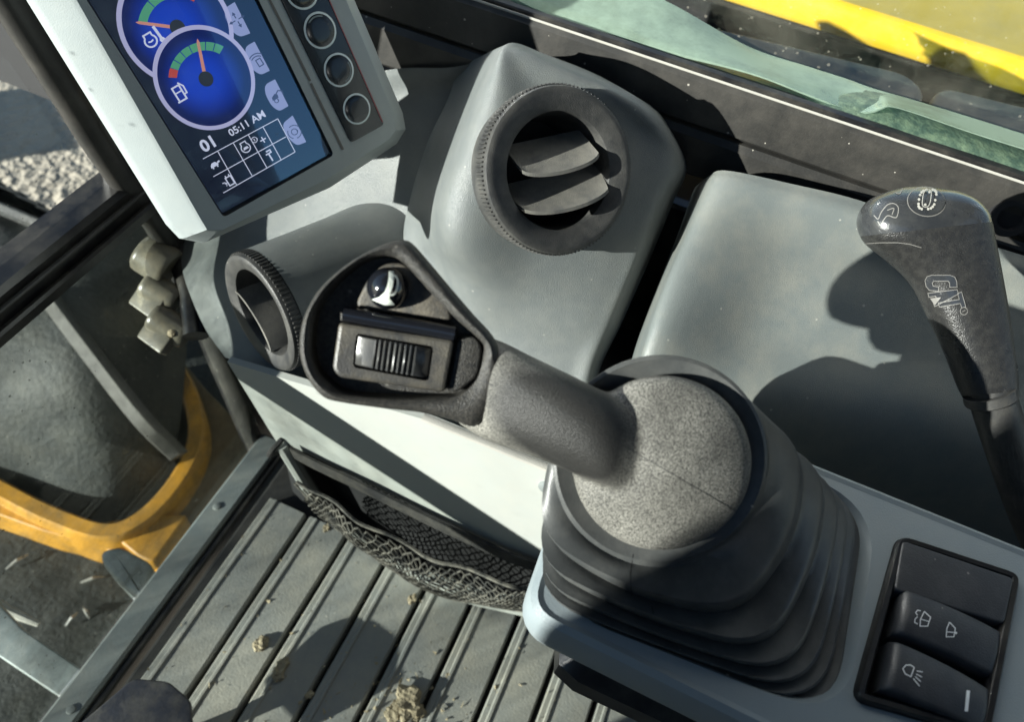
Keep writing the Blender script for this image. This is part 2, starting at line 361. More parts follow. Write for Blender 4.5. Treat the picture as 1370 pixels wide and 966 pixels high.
def caster(tree, lift):
    def fn(px, py, e=0.):
        r = Vector(ray(px, py)).normalized(); h = tree.ray_cast(Vector(O), r)
        if h[0] is None: return None
        n = h[1] if h[1].dot(r) < 0 else -h[1]
        return np.array(h[0])+np.array(n)*(lift+e)
    fn.fine = 2.5
    return fn

# ================================================================== SETTING
def ground():
    n = 10; v = [(-40, -40, 0), (60, -40, 0), (60, 60, 0), (-40, 60, 0)]
    o = mk('ground', v, [(0, 1, 2, 3)], 'gravel', smooth=False); tag(o, 'pale gravel ground outside the cab', kind='structure')
ground()
# cab floor: black base tray with raised ribs running across the cab
fl = thing('floor', (0, 0, ZF-.03), 'ribbed grey floor mat with dried soil', 'floor'); fl['kind'] = 'structure'; del fl['category']
mk('floor_base', *box(-.42, .50, -.75, .338, ZF-.045, ZF-.014), 'floorbase', fl)
def rib(y1, w, idx):
    y0 = y1-w
    prof = [(y1, ZF-.014), (y1-.0006, ZF-.002), (y1-.002, ZF), (y1-.007, ZF), (y1-.008, ZF+.0016), (y1-.0105, ZF+.0016), (y1-.0115, ZF), (y1-.025, ZF+.0004), (y0+.0025, ZF), (y0+.0006, ZF-.002), (y0, ZF-.014)]
    xs = np.linspace(-.40, .295, 24)
    rings = [[(x, a, b+.0006*math.sin(x*40+idx)) for a, b in prof] for x in xs]
    v, f = loft(rings, closed=True); mk('floor_rib', v, f, 'floor', fl, sharp=28)
for i in range(17): rib(.322-.0525*i, .0482, i)
# cab wall below the side window, roof, pillars (outside the picture they shade the cab)
tag(mk('cab_wall', *box(.522, .537, -.75, .47, ZF-.03, O[2]-.40), 'gloss'), 'black inner cab wall below the side window', kind='structure')
tag(mk('cab_roof', *box(-.47, .60, -.80, .52, O[2]+.50, O[2]+.56), 'gloss'), 'cab roof above the controls', kind='structure')
tag(mk('cab_rear_wall', *box(-.47, .60, -.80, -.76, ZF-.03, O[2]-.34), 'gloss'), 'rear cab wall', kind='structure')

seat = thing('seat_sky_blocker', (-.16, -.52, ZF), 'unseen black padded seat added behind the controls to block sky light', 'seat')  # unseen seat added to cut sky fill and darken the screen reflection
mk('cushion', *box(-.40, .08, -.66, -.24, ZF+.26, ZF+.40, .05), 'gloss', seat)
mk('backrest', *box(-.40, .10, -.74, -.60, ZF+.36, O[2]+.36, .05), 'gloss', seat)
mk('pedestal', *box(-.34, .02, -.62, -.30, ZF, ZF+.27, .02), 'gloss', seat)
door = thing('door_sky_blocker', (-.48, 0, ZF), 'unseen black cab door panel added at the entry side to block sky light', 'door')  # unseen panel added and raised past the window line to block sky fill
mk('sky_block_panel', *box(-.50, -.46, -.70, .41, ZF-.02, O[2]+.06, .01), 'gloss', door)
mk('window_frame', *box(-.495, -.465, -.70, -.64, O[2]+.06, O[2]+.49, .01), 'gloss', door)

# ================================================================== FRONT WINDOW
YW = .45
fw = thing('front_window', (0, YW, ZF-.02), 'two-pane front window with black cross bar and grey metal sill', 'window')
zb = O[2]-.455
# cross bar
v, f = box(-.43, .41, YW-.014, YW+.022, zb-.020, zb+.017, .004); mk('cross_bar', v, f, 'gloss', fw)
v, f = box(-.43, .405, YW-.019, YW-.0145, zb+.004, zb+.0075, .001); mk('bar_gasket', v, f, 'frame', fw)
v, f = box(-.43, .405, YW-.021, YW-.0145, zb-.019, zb-.007, .002); mk('bar_gasket', v, f, 'gloss', fw)
# upper and lower panes
mk('upper_pane', [(-.40, YW+.004, zb), (.385, YW+.004, zb), (.36, YW+.004, zb+.9), (-.40, YW+.004, zb+.9)], [(0, 1, 2, 3)], 'glass', fw, smooth=False)
YS, ZS = .376, O[2]-.82
mk('lower_pane', [(-.40, YW, zb-.015), (.40, YW, zb-.015), (.372, YS+.012, ZS), (-.40, YS+.012, ZS)], [(0, 1, 2, 3)], 'glassl', fw, smooth=False)
# sill: grey metal strip with screw heads
v, f = box(-.42, .372, YS-.020, YS+.010, ZS-.012, ZS+.004, .003); sill = mk('sill', v, f, 'metal', fw)
for px, py in ((290, 678), (95, 950)):
    c = onZ(px, py, ZS+.004); v, f = lathe(Frame(c, (0, 0, 1), (1, 0, 0)), [(.0045, 0), (.004, .0015), (.0015, .002)], 14); mk('screw', v, f, 'metal', sill)
v, f = box(-.42, .372, YS-.030, YS-.0215, ZS-.018, ZS+.001, .002); mk('sill_gasket', v, f, 'gloss', fw)

# left pillar: upright whose shadow falls over the console
def pillar(name, x0, x1, y0, y1, label):
    t = thing(name, ((x0+x1)/2, (y0+y1)/2, ZF-.03), label, 'pillar')
    mk('post', *box(x0, x1, y0, y1, ZF-.03, O[2]+.50, .012), 'gloss', t)
    mk('rubber_strip', *box(x1-.030, x1-.012, y0-.006, y0+.001, ZF, O[2]+.49, .002), 'frame', t)
pillar('door_pillar', -.495, -.394, .42, .47, 'black upright cab pillar at the door side')
pillar('rear_pillar', -.475, -.40, -.76, -.70, 'black upright rear cab pillar behind the door opening')
pillar('rear_window_pillar', .53, .60, -.758, -.70, 'black upright rear cab pillar at the window side')
# right front pillar, curving down past the dash to the floor
pts = [(-60, -150, YW), (30, 0, YW), (95, 108, YW), (158, 212, YW), (222, 300, YW), (270, 400, YW-.012), (318, 520, YW-.032), (360, 612, YW-.062), (425, 700, YW-.085)]
pp = spline([onY(a, b, c) for a, b, c in pts], 6)
cp = thing('corner_pillar', pp[-1], 'black curved corner pillar with dusty rubber seal beside the display', 'pillar')
v, f = sweepbox(pp, np.array([1., 0, 0]), np.array([0, 1., 0]), .03, .03); mk('post', v, f, 'gloss', cp)
v, f = tube([p+np.array([-.012, -.006, .0]) for p in pp], .011, 10); mk('rubber_seal', v, f, 'frame', cp)
v, f = tube([p+np.array([.04, -.0, .0]) for p in pp], .024, 8); mk('trim_cover', v, f, 'void', cp)

# hinge / latch clamped at the pane edge
def latch():
    c = W(212, 390, .70); t = thing('window_latch', c, 'beige metal latch clamp at the edge of the lower front pane', 'latch')
    ax = unit(W(235, 372, .70)-W(190, 345, .69))
    def cyl(px, py, d, r, l, dirp, name, m='latch'):
        p = W(px, py, d); q = W(px+dirp[0], py+dirp[1], d+.004); a = unit(q-p); fr = Frame(p, a, (0, 0, 1))
        v, f = lathe(fr, [(r*.86, -l), (r*.97, -l+.002), (r, -l+.005), (r, l-.005), (r*.97, l-.002), (r*.86, l)], 28); return mk(name, v, f, m, t)
    cyl(210, 348, .70, .0195, .016, (40, 26), 'barrel')
    b1 = cyl(216, 392, .70, .014, .017, (40, 24), 'jaw'); b2 = cyl(228, 436, .695, .014, .018, (40, 24), 'jaw')
    fr = Frame(W(196, 404, .695), camdir(-.2, -.2, -1), camdir(40, 26, 0))
    mk('clamp_plate', *prism(fr, rpoly([(-.014, -.010), (.018, -.010), (.018, .012), (-.014, .012)], .003), -.006, .004, .0015), 'latch', t)
    fr = Frame(W(206, 452, .69), camdir(-.2, -.2, -1), camdir(40, 26, 0))
    mk('clamp_plate', *prism(fr, rpoly([(-.014, -.008), (.018, -.008), (.018, .010), (-.014, .010)], .003), -.006, .004, .0015), 'latch', t)
    fr = Frame(W(229, 446, .682), camdir(-.1, -.1, -1), camdir(1, 0, 0)); v, f = lathe(fr, [(.0035, -.004), (.0035, .0005), (.0015, .002)], 12); mk('rivet', v, f, 'soil', t)
    v, f = tube([W(240, 330, .72), W(258, 400, .70), W(262, 450, .69)], .012, 10); mk('bracket', v, f, 'gloss', t)
latch()

# ================================================================== RIGHT SIDE WINDOW
XR = .488
sw = thing('side_window', (XR, 0, O[2]-.42), 'dusty side window in a black frame with mossy green glass edge', 'window')
def wline(px, py, x): return onX(px, py, x)
# frame faces along the window: (lower edge) ledge, main face, trim
def strip(name, rowspx, m, n=10, parent=sw, thick=.0):
    g = patch([[onX(a, b, x) for a, b, x in r] for r in rowspx], n); v, f = gridmesh(g); return mk(name, v, f, m, parent)
za = wline(706, 20, XR)[2]
y0, y1 = -.42, .47
fm = np.array([1, 0, 0])
def bar(name, x0, x1, z0, z1, m, bev=.003, ya=y0, yb=y1): return mk(name, *box(x0, x1, ya, yb, z0, z1, bev), m, sw)
bar('frame_face', XR, XR+.022, za-.040, za-.0035, 'frame', .003)
bar('frame_ledge', XR-.004, XR+.02, za-.078, za-.041, 'frame', .004)
bar('pale_trim', XR+.0019, XR+.0028, za-.0034, za-.0017, 'trim', .0008)
bar('inner_gasket', XR+.0045, XR+.011, za-.0034, za+.0002, 'gloss', .0008)
# mossy seal and the green laminated glass edge lapping over it
ys = np.linspace(y1, y0, 60)
g = []
for k, (dx, dz) in enumerate([(.011, -.003), (.016, -.005), (.022, -.0065), (.034, -.010), (.062, -.019)]):
    kk = lambda y: min(1, max(0, (-.02-y)/.06))
    hi2 = (-.001, .001, .002, .001, -.006)[k]
    g.append([(XR+dx, y, za+dz*(1-kk(y))+hi2*kk(y)+.0008*math.sin(y*90+k)) for y in ys])
v, f = gridmesh(g); mk('seal', v, f, 'seal', sw)
lo = [(600, -60), (706, 12), (860, 62), (1000, 98), (1080, 128), (1140, 150), (1165, 151), (1180, 146), (1192, 143), (1225, 152), (1300, 178), (1370, 200), (1440, 222)]
up = [(700, -80), (800, -35), (890, 0), (1000, 61), (1080, 88), (1130, 104), (1152, 112), (1172, 119), (1190, 124), (1225, 134), (1300, 157), (1370, 179), (1440, 200)]
g = []
for t, bul in ((0, .0), (.06, .004), (.2, .006), (.45, .004), (.7, .006), (1, .001)):
    row = [onX(a[0]*(1-t)+b[0]*t, a[1]*(1-t)+b[1]*t, XR+.016-bul+.062*t) for a, b in zip(lo, up)]
    g.append(spline(row, 8))
v, f = gridmesh(g); mk('glass_edge', v, f, 'film', sw)
mk('side_pane', [(XR+.086, y1, za-.04), (XR+.086, y0-.3, za-.04), (XR+.075, y0-.3, za+.75), (XR+.075, y1, za+.75)], [(0, 1, 2, 3)], 'glassr', sw, smooth=False)
# rubber ring on the ledge
fr = Frame(onX(1352, 292, XR-.004), (-1, 0, .5), (0, 1, 0)); v, f = lathe(fr, [(.013, -.004), (.012, .001), (.008, .001), (.007, -.003)], 30); mk('drain_plug', v, f, 'void', sw)

# ------------------------------------------------------------------ machine body seen through the side window
hood = thing('engine_hood', (1.0, 0, O[2]-.55), 'yellow painted engine hood beyond the side window', 'hood')
XH = .93
ht = onX(1370, 85, XH)[2]; hb = onX(1370, 116, XH)[2]
hl = onX(1300, 90, XH)
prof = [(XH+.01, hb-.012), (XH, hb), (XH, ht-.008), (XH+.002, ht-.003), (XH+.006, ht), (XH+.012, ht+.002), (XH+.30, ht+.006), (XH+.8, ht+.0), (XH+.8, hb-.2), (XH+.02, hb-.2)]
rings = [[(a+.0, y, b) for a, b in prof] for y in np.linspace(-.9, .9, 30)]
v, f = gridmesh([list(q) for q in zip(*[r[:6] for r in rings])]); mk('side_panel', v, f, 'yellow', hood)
v, f = gridmesh([list(q) for q in zip(*[r[5:] for r in rings])]); mk('top_panel', v, f, 'glare_dust_yellow', hood)
mk('lower_body', *box(XH+.005, XH+.3, -.9, .9, O[2]-1.0, hb-.014), 'void', hood)
sh = thing('step_base', (.7, 0, O[2]-.6), 'black side deck under the grey covers', 'deck')
mk('deck_plate', *box(.575, XH+.02, -.9, .9, O[2]-.62, O[2]-.45), 'void', sh)
def cover(pxs, z, label):
    q = [onZ(a, b, z)[:2] for a, b in pxs]; fr = Frame((0, 0, z), (0, 0, 1), (1, 0, 0))
    c = np.mean(q, axis=0); t = thing('body_cover', (c[0], c[1], z-.08), label, 'cover', None)
    pl = rpoly(q, .02, 6)
    mk('cover_top', *prism(fr, pl, -.06, 0, .008), 'cover', t)
zc_ = O[2]-.352
cover([(700, -28), (1215, 96), (1243, 122), (1225, 150), (1190, 165), (640, 30)], zc_, 'flat grey plastic cover beyond the glass with one rounded end')
cover([(1258, 112), (1420, 152), (1420, 240), (1240, 190), (1246, 135)], zc_, 'flat grey plastic cover beyond the glass next to the gap')

# ------------------------------------------------------------------ things outside the front window
def slab(fr, px, w0, w1, bev, m, name, parent, rad=.01):
    q = [fr.uv(a, b, w1) for a, b in px]; return mk(name, *prism(fr, rpoly(q, rad, 4), w0, w1, bev), m, parent)
# boom bracket: yellow curved casting round a dark dusty pocket
bz = O[2]-1.12
br = thing('boom_bracket', onZ(160, 600, bz-.15), 'amber yellow curved boom bracket below the lower front pane', 'bracket')
fr = Frame((0, 0, bz), (0, 0, 1), (1, 0, 0))
path = [(-60, 620), (0, 655), (70, 690), (140, 712), (190, 694), (236, 645), (262, 590), (258, 540), (236, 495), (205, 470)]
pp = spline([onZ(a, b, bz) for a, b in path], 6)
rings = []
for i, p in enumerate(pp):
    t = unit(pp[min(i+1, len(pp)-1)]-pp[max(i-1, 0)]); nn = np.cross(t, (0, 0, 1)); h = .014
    rings.append([p-nn*h+np.array([0, 0, -.10]), p-nn*h, p-nn*h*.7+np.array([0, 0, .006]), p+nn*h*.7+np.array([0, 0, .006]), p+nn*h, p+nn*h+np.array([0, 0, -.10])])
v, f = loft(rings); mk('curved_rib', v, f, 'amber', br)
q = [(a, b) for a, b in ((130, 700), (196, 690), (252, 688), (206, 754), (185, 745))]
slab(fr, q, -.08, -.012, .004, 'amber', 'gusset', br)
q = [(-80, 640), (0, 660), (70, 695), (140, 718), (205, 752), (180, 752), (125, 728), (60, 712), (0, 690), (-60, 670)]
slab(fr, q, -.10, -.03, .004, 'amber', 'flange', br)
MT['rust'] = mat('rusty_plate', (.13, .085, .035), .7, .4, 160., dust=.6, dustcol=(.17, .14, .085), ds=9.)
slab(Frame((0, 0, bz-.05), (0, 0, 1), (1, 0, 0)), [(235, 470), (275, 520), (345, 590), (350, 620), (262, 700), (212, 745), (225, 660), (262, 590)], -.05, 0, .004, 'rust', 'side_plate', br)
dp = thing('hose_cover', onZ(130, 560, bz-.2), 'dusty dark steel swing cover inside the yellow bracket', 'cover')
g = patch([[W(-120, 330, 1.22), W(0, 330, 1.20), W(120, 300, 1.22), W(240, 300, 1.3)],
           [W(-120, 420, 1.16), W(20, 420, 1.11), W(130, 400, 1.12), W(250, 430, 1.26)],
           [W(-120, 520, 1.17), W(20, 520, 1.10), W(140, 520, 1.10), W(245, 530, 1.25)],
           [W(-120, 600, 1.20), W(20, 610, 1.15), W(140, 620, 1.14), W(235, 610, 1.24)],
           [W(-120, 650, 1.30), W(10, 670, 1.24), W(140, 712, 1.22), W(235, 660, 1.28)]], 8)
v, f = gridmesh(g); mk('dome', v, f, 'dirty', dp)
mk('rib', *sweepbox(spline([W(60, 390, 1.10), W(120, 470, 1.08), W(190, 560, 1.09), (W(240, 610, 1.15))], 6), camdir(1, -.7, 0), camdir(0, 0, 1), .020, .03), 'cover', dp)
fp = thing('front_step', onZ(60, 850, O[2]-1.3), 'black dusty step plate in front of the cab below the pane', 'step')
fr2 = Frame((0, 0, O[2]-1.22), (0, 0, 1), (1, 0, 0))
slab(fr2, [(-200, 640), (60, 600), (190, 440), (300, 420), (480, 640), (420, 760), (150, 1080), (-200, 1080)], -.04, 0, .004, 'dirty', 'plate', fp)
# grey brackets outside the pane, bolted to the sill
gb = thing('grey_brace', onZ(60, 880, ZS-.08), 'flat grey metal brace running from the sill beyond the pane', 'brace')
frb = Frame((0, 0, ZS-.012), (0, 0, 1), (1, 0, 0))
slab(frb, [(-90, 752), (-60, 745), (30, 842), (112, 898), (80, 934), (0, 880), (-110, 800)], -.02, 0, .002, 'metal', 'strap', gb, .004)
gl = thing('grey_lug', onZ(160, 770, ZS-.08), 'small grey metal lug by the yellow bracket beyond the sill', 'lug')
slab(Frame((0, 0, ZS-.05), (0, 0, 1), (1, 0, 0)), [(133, 737), (160, 730), (205, 755), (190, 800), (172, 792), (136, 755)], -.05, 0, .006, 'metal', 'block', gl, .01)
tr = thing('cut_reed', onZ(20, 815, ZS-.06), 'pale dry reed stalk lying on the dark step plate', 'reed')
mk('stalk', *tube([onZ(-30, 790, ZS-.06), onZ(10, 818, ZS-.055), onZ(52, 836, ZS-.06)], [.005, .006, .003], 8), 'trim', tr)
for i, (a, b, c, d_) in enumerate([(8, 762, 38, 742), (108, 780, 140, 772), (88, 838, 104, 820), (112, 815, 120, 828)]):
    t = tag(mk('straw', *tube([onZ(a, b, O[2]-1.214), onZ((a+c)/2, (b+d_)/2-2, O[2]-1.208), onZ(c, d_, O[2]-1.214)], [.0015, .003, .001], 6), 'trim', loc=onZ(a, b, O[2]-1.218)), 'frayed bit of dry straw on the dark step plate', 'straw', 'straw bits on the step plate')
# track frame and added blade ahead of the cab
tk = thing('rubber_track', onZ(-150, 300, .0), 'black dusty rubber crawler track in front of the cab', 'track')
c = onZ(-40, 330, .45); fr3 = Frame((0, 0, .45), (0, 0, 1), (1, 0, 0))
slab(fr3, [(-500, 120), (-120, 215), (5, 262), (48, 288), (75, 330), (40, 420), (-300, 460)], -.45, 0, .06, 'dirty', 'belt', tk, .08)
for i in range(5):
    a = onZ(-80+i*26, 230+i*14, .455); mk('lug', *box(a[0]-.02, a[0]+.02, a[1]-.14, a[1]+.14, .452, .48, .008), 'dirty', tk)

# ================================================================== DASH WITH VENT POD
VF = Frame(W(752, 229, .462), camdir(.40, .20, -.87), camdir(1, -.20, 0))     # right vent face
RV = .0535
def g3(rows): return [[W(*p) for p in r] for r in rows]
pod = patch(g3([
 [(610, 92, .58), (645, 74, .55), (670, 62, .505), (690, 57, .50), (725, 70, .508), (800, 100, .52), (870, 140, .53)],
 [(600, 130, .585), (632, 106, .545), (660, 82, .470), (690, 70, .466), (775, 100, .474), (862, 140, .490), (890, 162, .53)],
 [(572, 190, .60), (600, 190, .555), (632, 172, .466), (740, 160, .474), (848, 178, .492), (906, 212, .508), (918, 222, .55)],
 [(550, 260, .61), (577, 265, .565), (604, 262, .474), (740, 258, .484), (846, 268, .500), (891, 262, .514), (900, 272, .57)],
 [(540, 310, .61), (572, 318, .575), (602, 330, .494), (715, 352, .506), (822, 362, .520), (858, 346, .530), (868, 350, .59)],
 [(545, 350, .61), (588, 365, .585), (628, 388, .540), (710, 412, .536), (792, 432, .540), (824, 428, .549), (832, 432, .60)],
 [(562, 450, .61), (602, 460, .596), (640, 466, .578), (700, 474, .565), (765, 486, .562), (792, 502, .567), (798, 510, .61)],
 [(570, 552, .612), (602, 566, .608), (640, 583, .603), (690, 605, .598), (740, 626, .593), (772, 640, .591), (778, 644, .62)]]), 9)
deck = patch(g3([
 [(150, 200, .78), (300, 140, .70), (430, 120, .635), (520, 93, .595), (600, 90, .570), (650, 80, .56)],
 [(200, 270, .77), (330, 240, .70), (440, 200, .645), (530, 150, .615), (590, 140, .595), (640, 140, .59)],
 [(236, 312, .725), (330, 318, .668), (430, 300, .640), (530, 270, .622), (580, 300, .612), (620, 330, .61)],
 [(246, 370, .69), (320, 380, .650), (420, 400, .630), (520, 400, .620), (590, 380, .612), (640, 400, .61)],
 [(272, 435, .665), (340, 440, .643), (430, 460, .628), (520, 480, .620), (580, 480, .614), (640, 490, .612)],
 [(301, 478, .642), (350, 497, .634), (440, 522, .624), (530, 545, .617), (580, 560, .614), (640, 590, .609)]]), 9)
dash = thing('vent_dash', W(500, 520, .66), 'moulded grey plastic side dash with raised vent pod', 'dashboard')
dash.location = Vector((.36, .15, ZF))
keep = lambda p: not (((p-VF.o)@VF.x)**2+((p-VF.o)@VF.y)**2 < (RV*.86)**2 and (p-VF.o)@VF.n > -.05)
v, f = gridmesh(pod, keep); podo = mk('vent_pod', v, f, 'dash', dash, sharp=70)
v, f = gridmesh(deck); mk('deck', v, f, 'dash', dash, sharp=70)
# barrel that carries the left vent
LVn = camdir(-.70, .42, -.58)
LV = Frame(W(345, 421, .585), LVn, camdir(.44, .9, 0))
RL = .0515
prof = [(RL*.97, -.012), (RL*.98, -.05), (RL*1.0, -.09), (RL*1.05, -.13), (RL*1.1, -.17)]
v, f = loft([[LV.p(r*math.cos(2*PI*j/64), r*math.sin(2*PI*j/64), w) for j in range(64)] for r, w in prof], cap0=False); mk('vent_barrel', v, f, 'dash', dash)
# core so that the mould is closed below
mk('core', *box(.30, .54, -.02, .30, ZF, O[2]-.56, .02), 'void', dash)

def vent(fr, rad, label, rin, louv, nteeth, depth=.045, h=.016):
    t = thing('air_vent', fr.p(0, 0, -h), label, 'air vent')
    prof = [(rad*.93, -h-.012), (rad*.955, -h), (rad*.955, -.003), (rad*.94, -.0008), (rad*.91, 0), (rad*.86, .0), (rin*1.06, -.0022), (rin*1.015, -.003), (rin, -.0045), (rin*.97, -.012), (rin*.93, -depth), (rin*.94, -depth-.001)]
    rings = [[fr.p(r*math.cos(2*PI*j/96), r*math.sin(2*PI*j/96), w) for j in range(96)] for r, w in prof]
    v, f = loft(rings, cap0=False, cap1=False); ring = mk('ring', v, f, 'ring', t, sharp=32)
    v, f = lathe(fr, [(rin*.94, -depth), (rin*.94, -depth-.001)], 48); mk('duct_back', v, f, 'void', t)
    b = MB()
    for i in range(nteeth):                      # knurled rim
        a0 = 2*PI*i/nteeth; a1 = a0+2*PI/nteeth*.52; r0, r1 = rad*.95, rad*.978
        q = [fr.p(r*math.cos(a), r*math.sin(a), w) for w in (-h+.003, -.0035) for r, a in ((r0, a0), (r1, a0+.008), (r1, a1-.008), (r0, a1))]
        b.add(q, [(0, 1, 2, 3), (4, 5, 6, 7), (0, 1, 5, 4), (1, 2, 6, 5), (2, 3, 7, 6), (3, 0, 4, 7)])
    b.build('knurl', 'ring', ring, smooth=False)
    for (off, back, tilt, front) in louv:        # crescent blades
        half = math.sqrt(max(1e-6, (rin*.985)**2-off**2)); g = []; n = 24
        for s in (0, .25, .5, .75, .93, 1):
            row = []
            for i in range(n+1):
                a = -1+2*i/n; bulge = math.sqrt(max(0, 1-a*a*.96))
                w = -back+(back+front*bulge)*s; vv = off-tilt*s*(back+front*bulge)/(back)-.004*bulge*s
                hh = math.sqrt(max(1e-6, (rin*.985)**2-min(abs(vv), rin*.9)**2))
                row.append(fr.p(a*min(half*1.0, hh)*(1-.02*s), vv, w))
            g.append(row)
        th = .0022
        g2 = [[p-fr.y*th for p in r] for r in g]
        rr = g+g2[::-1]+[g[0]]
        v, f = gridmesh(rr); mk('louver', v, f, 'louver', t, sharp=35)
    return t
vent(VF, RV, 'round black air vent with two crescent louvers on the raised pod', RV*.665, [(.0215, .020, .014, .004), (-.0015, .020, .014, .004)], 118)
vent(LV, RL, 'round black air vent turned edge-on above the white panel', RL*.70, [(-.021, .030, -.002, -.006)], 84, depth=.07, h=.014)

# ================================================================== PALE PANEL WITH NET POCKET
XP = .28
pn = thing('kick_panel', (XP, .12, ZF), 'pale painted panel under the dash with an open net pocket', 'panel')
frp = Frame((XP, 0, 0), (-1, 0, 0), (0, -1, 0))
def ppx(a, b, x=XP): q = onX(a, b, x); return (-q[1], q[2])          # u = -y , v = z  (frame y = n x x)
sgn = 1 if frp.y[2] > 0 else -1
def pp3(u, v, w=0.): return np.array([XP-w, -u, v])
outer = [ppx(*p) for p in ((304, 484), (440, 525), (570, 562), (745, 634), (800, 655), (800, 860), (730, 832), (640, 812), (560, 790), (455, 712), (433, 694))]
hole = [ppx(*p) for p in ((380, 592), (440, 622), (560, 680), (700, 747), (738, 758), (742, 800), (660, 800), (560, 765), (470, 708), (437, 684))]
v, f = fillholes(outer, [hole], lambda u, v_: pp3(u, v_, 0)); b = MB().add(v, f)
b.add(*fillholes(outer, [hole], lambda u, v_: pp3(u, v_, -.006)))
for loop in (outer, hole):
    n = len(loop); b.add([pp3(p[0], p[1], 0) for p in loop]+[pp3(p[0], p[1], -.006) for p in loop], [(i, (i+1) % n, (i+1) % n+n, i+n) for i in range(n)])
sheet = b.build('sheet', 'panel', pn, sharp=30)
# rolled frame of the pocket opening
fp_ = [pp3(*p, .0) for p in hole]
for seg in ((9, 0),):
    pth = [pp3(*hole[9], .004), pp3(*[(hole[9][k]+hole[0][k])/2 for k in (0, 1)], .005), pp3(*hole[0], .004)]
    mk('pocket_edge', *tube(pth, .0055, 8), 'panel', pn)
mk('pocket_edge', *tube(spline([pp3(*hole[i], .003) for i in (5, 6, 7, 8, 9)], 4), .004, 8), 'panel', pn)
# dark pocket behind
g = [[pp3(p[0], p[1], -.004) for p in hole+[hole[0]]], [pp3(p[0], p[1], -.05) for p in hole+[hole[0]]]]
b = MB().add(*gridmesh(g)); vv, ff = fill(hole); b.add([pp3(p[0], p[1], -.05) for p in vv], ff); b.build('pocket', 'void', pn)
# top edge strip + screw
mk('edge_strip', *sweepbox([onX(a, b_, XP-.002) for a, b_ in ((566, 558), (650, 592), (745, 631), (800, 653))], np.array([1., 0, 0]), np.array([0, 0, 1.]), .006, .003), 'trim', pn)
c = onX(733, 652, XP); v, f = lathe(Frame(c, (-1, 0, 0), (0, 1, 0)), [(.0075, -.001), (.0072, .002), (.004, .0035), (.0015, .003)], 18); mk('screw', v, f, 'metal', pn)
for a, b_ in ((375, 594), (734, 768)):
    c = onX(a, b_, XP); mk('hook', *tube(spline([c+np.array([-.001, -.004, .012]), c+np.array([-.012, 0, .006]), c+np.array([-.012, .004, -.006]), c+np.array([-.002, 0, -.008])], 4), .0028, 8), 'band', pn)

# net bag
nt = thing('storage_net', pp3(*ppx(560, 760), .0), 'dusty black mesh net bag sagging from the pocket of the pale panel', 'net')
top = spline([onX(a, b_, XP-.006) for a, b_ in ((392, 603), (440, 627), (500, 655), (560, 685), (620, 714), (680, 742), (738, 762))], 8)
bot = spline([onX(a, b_, XP-.004) for a, b_ in ((440, 690), (480, 718), (530, 755), (590, 788), (650, 802), (700, 808), (742, 806))], 8)
NU = 30; NV = 7
def netp(u, v_):
    k = u*(len(top)-1); i = min(int(k), len(top)-2); t = k-i
    a = top[i]*(1-t)+top[i+1]*t; b_ = bot[i]*(1-t)+bot[i+1]*t
    sag = math.sin(PI*min(1, max(0, v_)))**.8*(.5+.5*math.sin(PI*u))
    w = .017*sag+.006+.003*math.sin(u*23+v_*4)*math.sin(PI*v_)
    p = a*(1-v_)+b_*v_; return p+np.array([-w, .003*math.sin(v_*9+u*17), .0015*math.sin(u*31+v_*5)*math.sin(PI*v_)])
b = MB()
for fam in (1, -1):
    for k in range(-NV, NU+NV+1):
        path = []
        for j in range(NV*2+1):
            v_ = .30+.70*j/(NV*2); u = (k+fam*j/2+.18*math.sin(j*2.1+k))/NU
            if 0 <= u <= 1: path.append(netp(u, v_))
        if len(path) > 2: b.add(*tube(path, .0010, 5, cap=False))
b.build('mesh', 'net', nt)['kind'] = 'stuff'
mk('top_band', *sweepbox(spline([netp(u, .02)+np.array([.006, 0, 0]) for u in np.linspace(0, 1, 14)], 4), np.array([1., 0, 0]), np.array([0, .25, 1.]), .003, .016), 'band', nt)
mk('hem', *tube(spline([netp(u, .25) for u in np.linspace(0.02, .98, 18)], 4), .0019, 6), 'net', nt)
mk('side_gather', *tube([netp(.98, .0), netp(.985, .35), netp(.985, .7), netp(.98, 1.)], [.006, .011, .012, .008], 8), 'band', nt)
mk('hem', *tube(spline([netp(u, 1.) for u in np.linspace(0.02, .98, 18)], 4), .0024, 6), 'net', nt)

# ================================================================== MONITOR
mn = camdir(.598, .353, -.718)
DM = .475
MF = Frame(W(300, 290, DM), mn, camdir(*( [2213., -1715., 1000.] )))
mon = thing('display_monitor', MF.p(.03, .0, -.12), 'tilted grey display monitor with lit gauges and round buttons', 'monitor')
def mloop(px, w, n=6): return [MF.uv(a, b_, w) for a, b_ in px]
Fp = [(34, -122), (268, 292), (277, 307), (296, 308), (436, 240), (518, 188), (529, 174), (526, 152), (413, -122)]
Op = [(-40, -122), (222, 300), (240, 319), (270, 325), (440, 251), (530, 192), (542, 172), (538, 150), (421, -122)]
def dens(px, w):
    q = [np.array(p) for p in mloop(px, w)]; k = len(q); out = []
    for i in range(k):
        for j in range(5): out.append(q[i]*(1-j/5)+q[(i+1) % k]*j/5)
    return out
rF = dens(Fp, 0.); rO = dens(Op, -.018)
cen = np.mean(rO, axis=0)
def lerp(a, b_, t): return [x*(1-t)+y*t for x, y in zip(a, b_)]
cenb = np.array(MF.uv(370, 222, -.03))  # deep housing back, out of view, added to shade the dash
rings = [(rF, 0.), (lerp(rF, rO, .06), -.0006), (lerp(rF, rO, .14), -.0018), (lerp(rF, rO, .80), -.0120), (lerp(rF, rO, .93), -.0150), (rO, -.0185), (lerp(rO, [cen]*len(rO), .02), -.023), (lerp(rO, [cen]*len(rO), .12), -.036), (lerp(rO, [cenb]*len(rO), .30), -.085)]
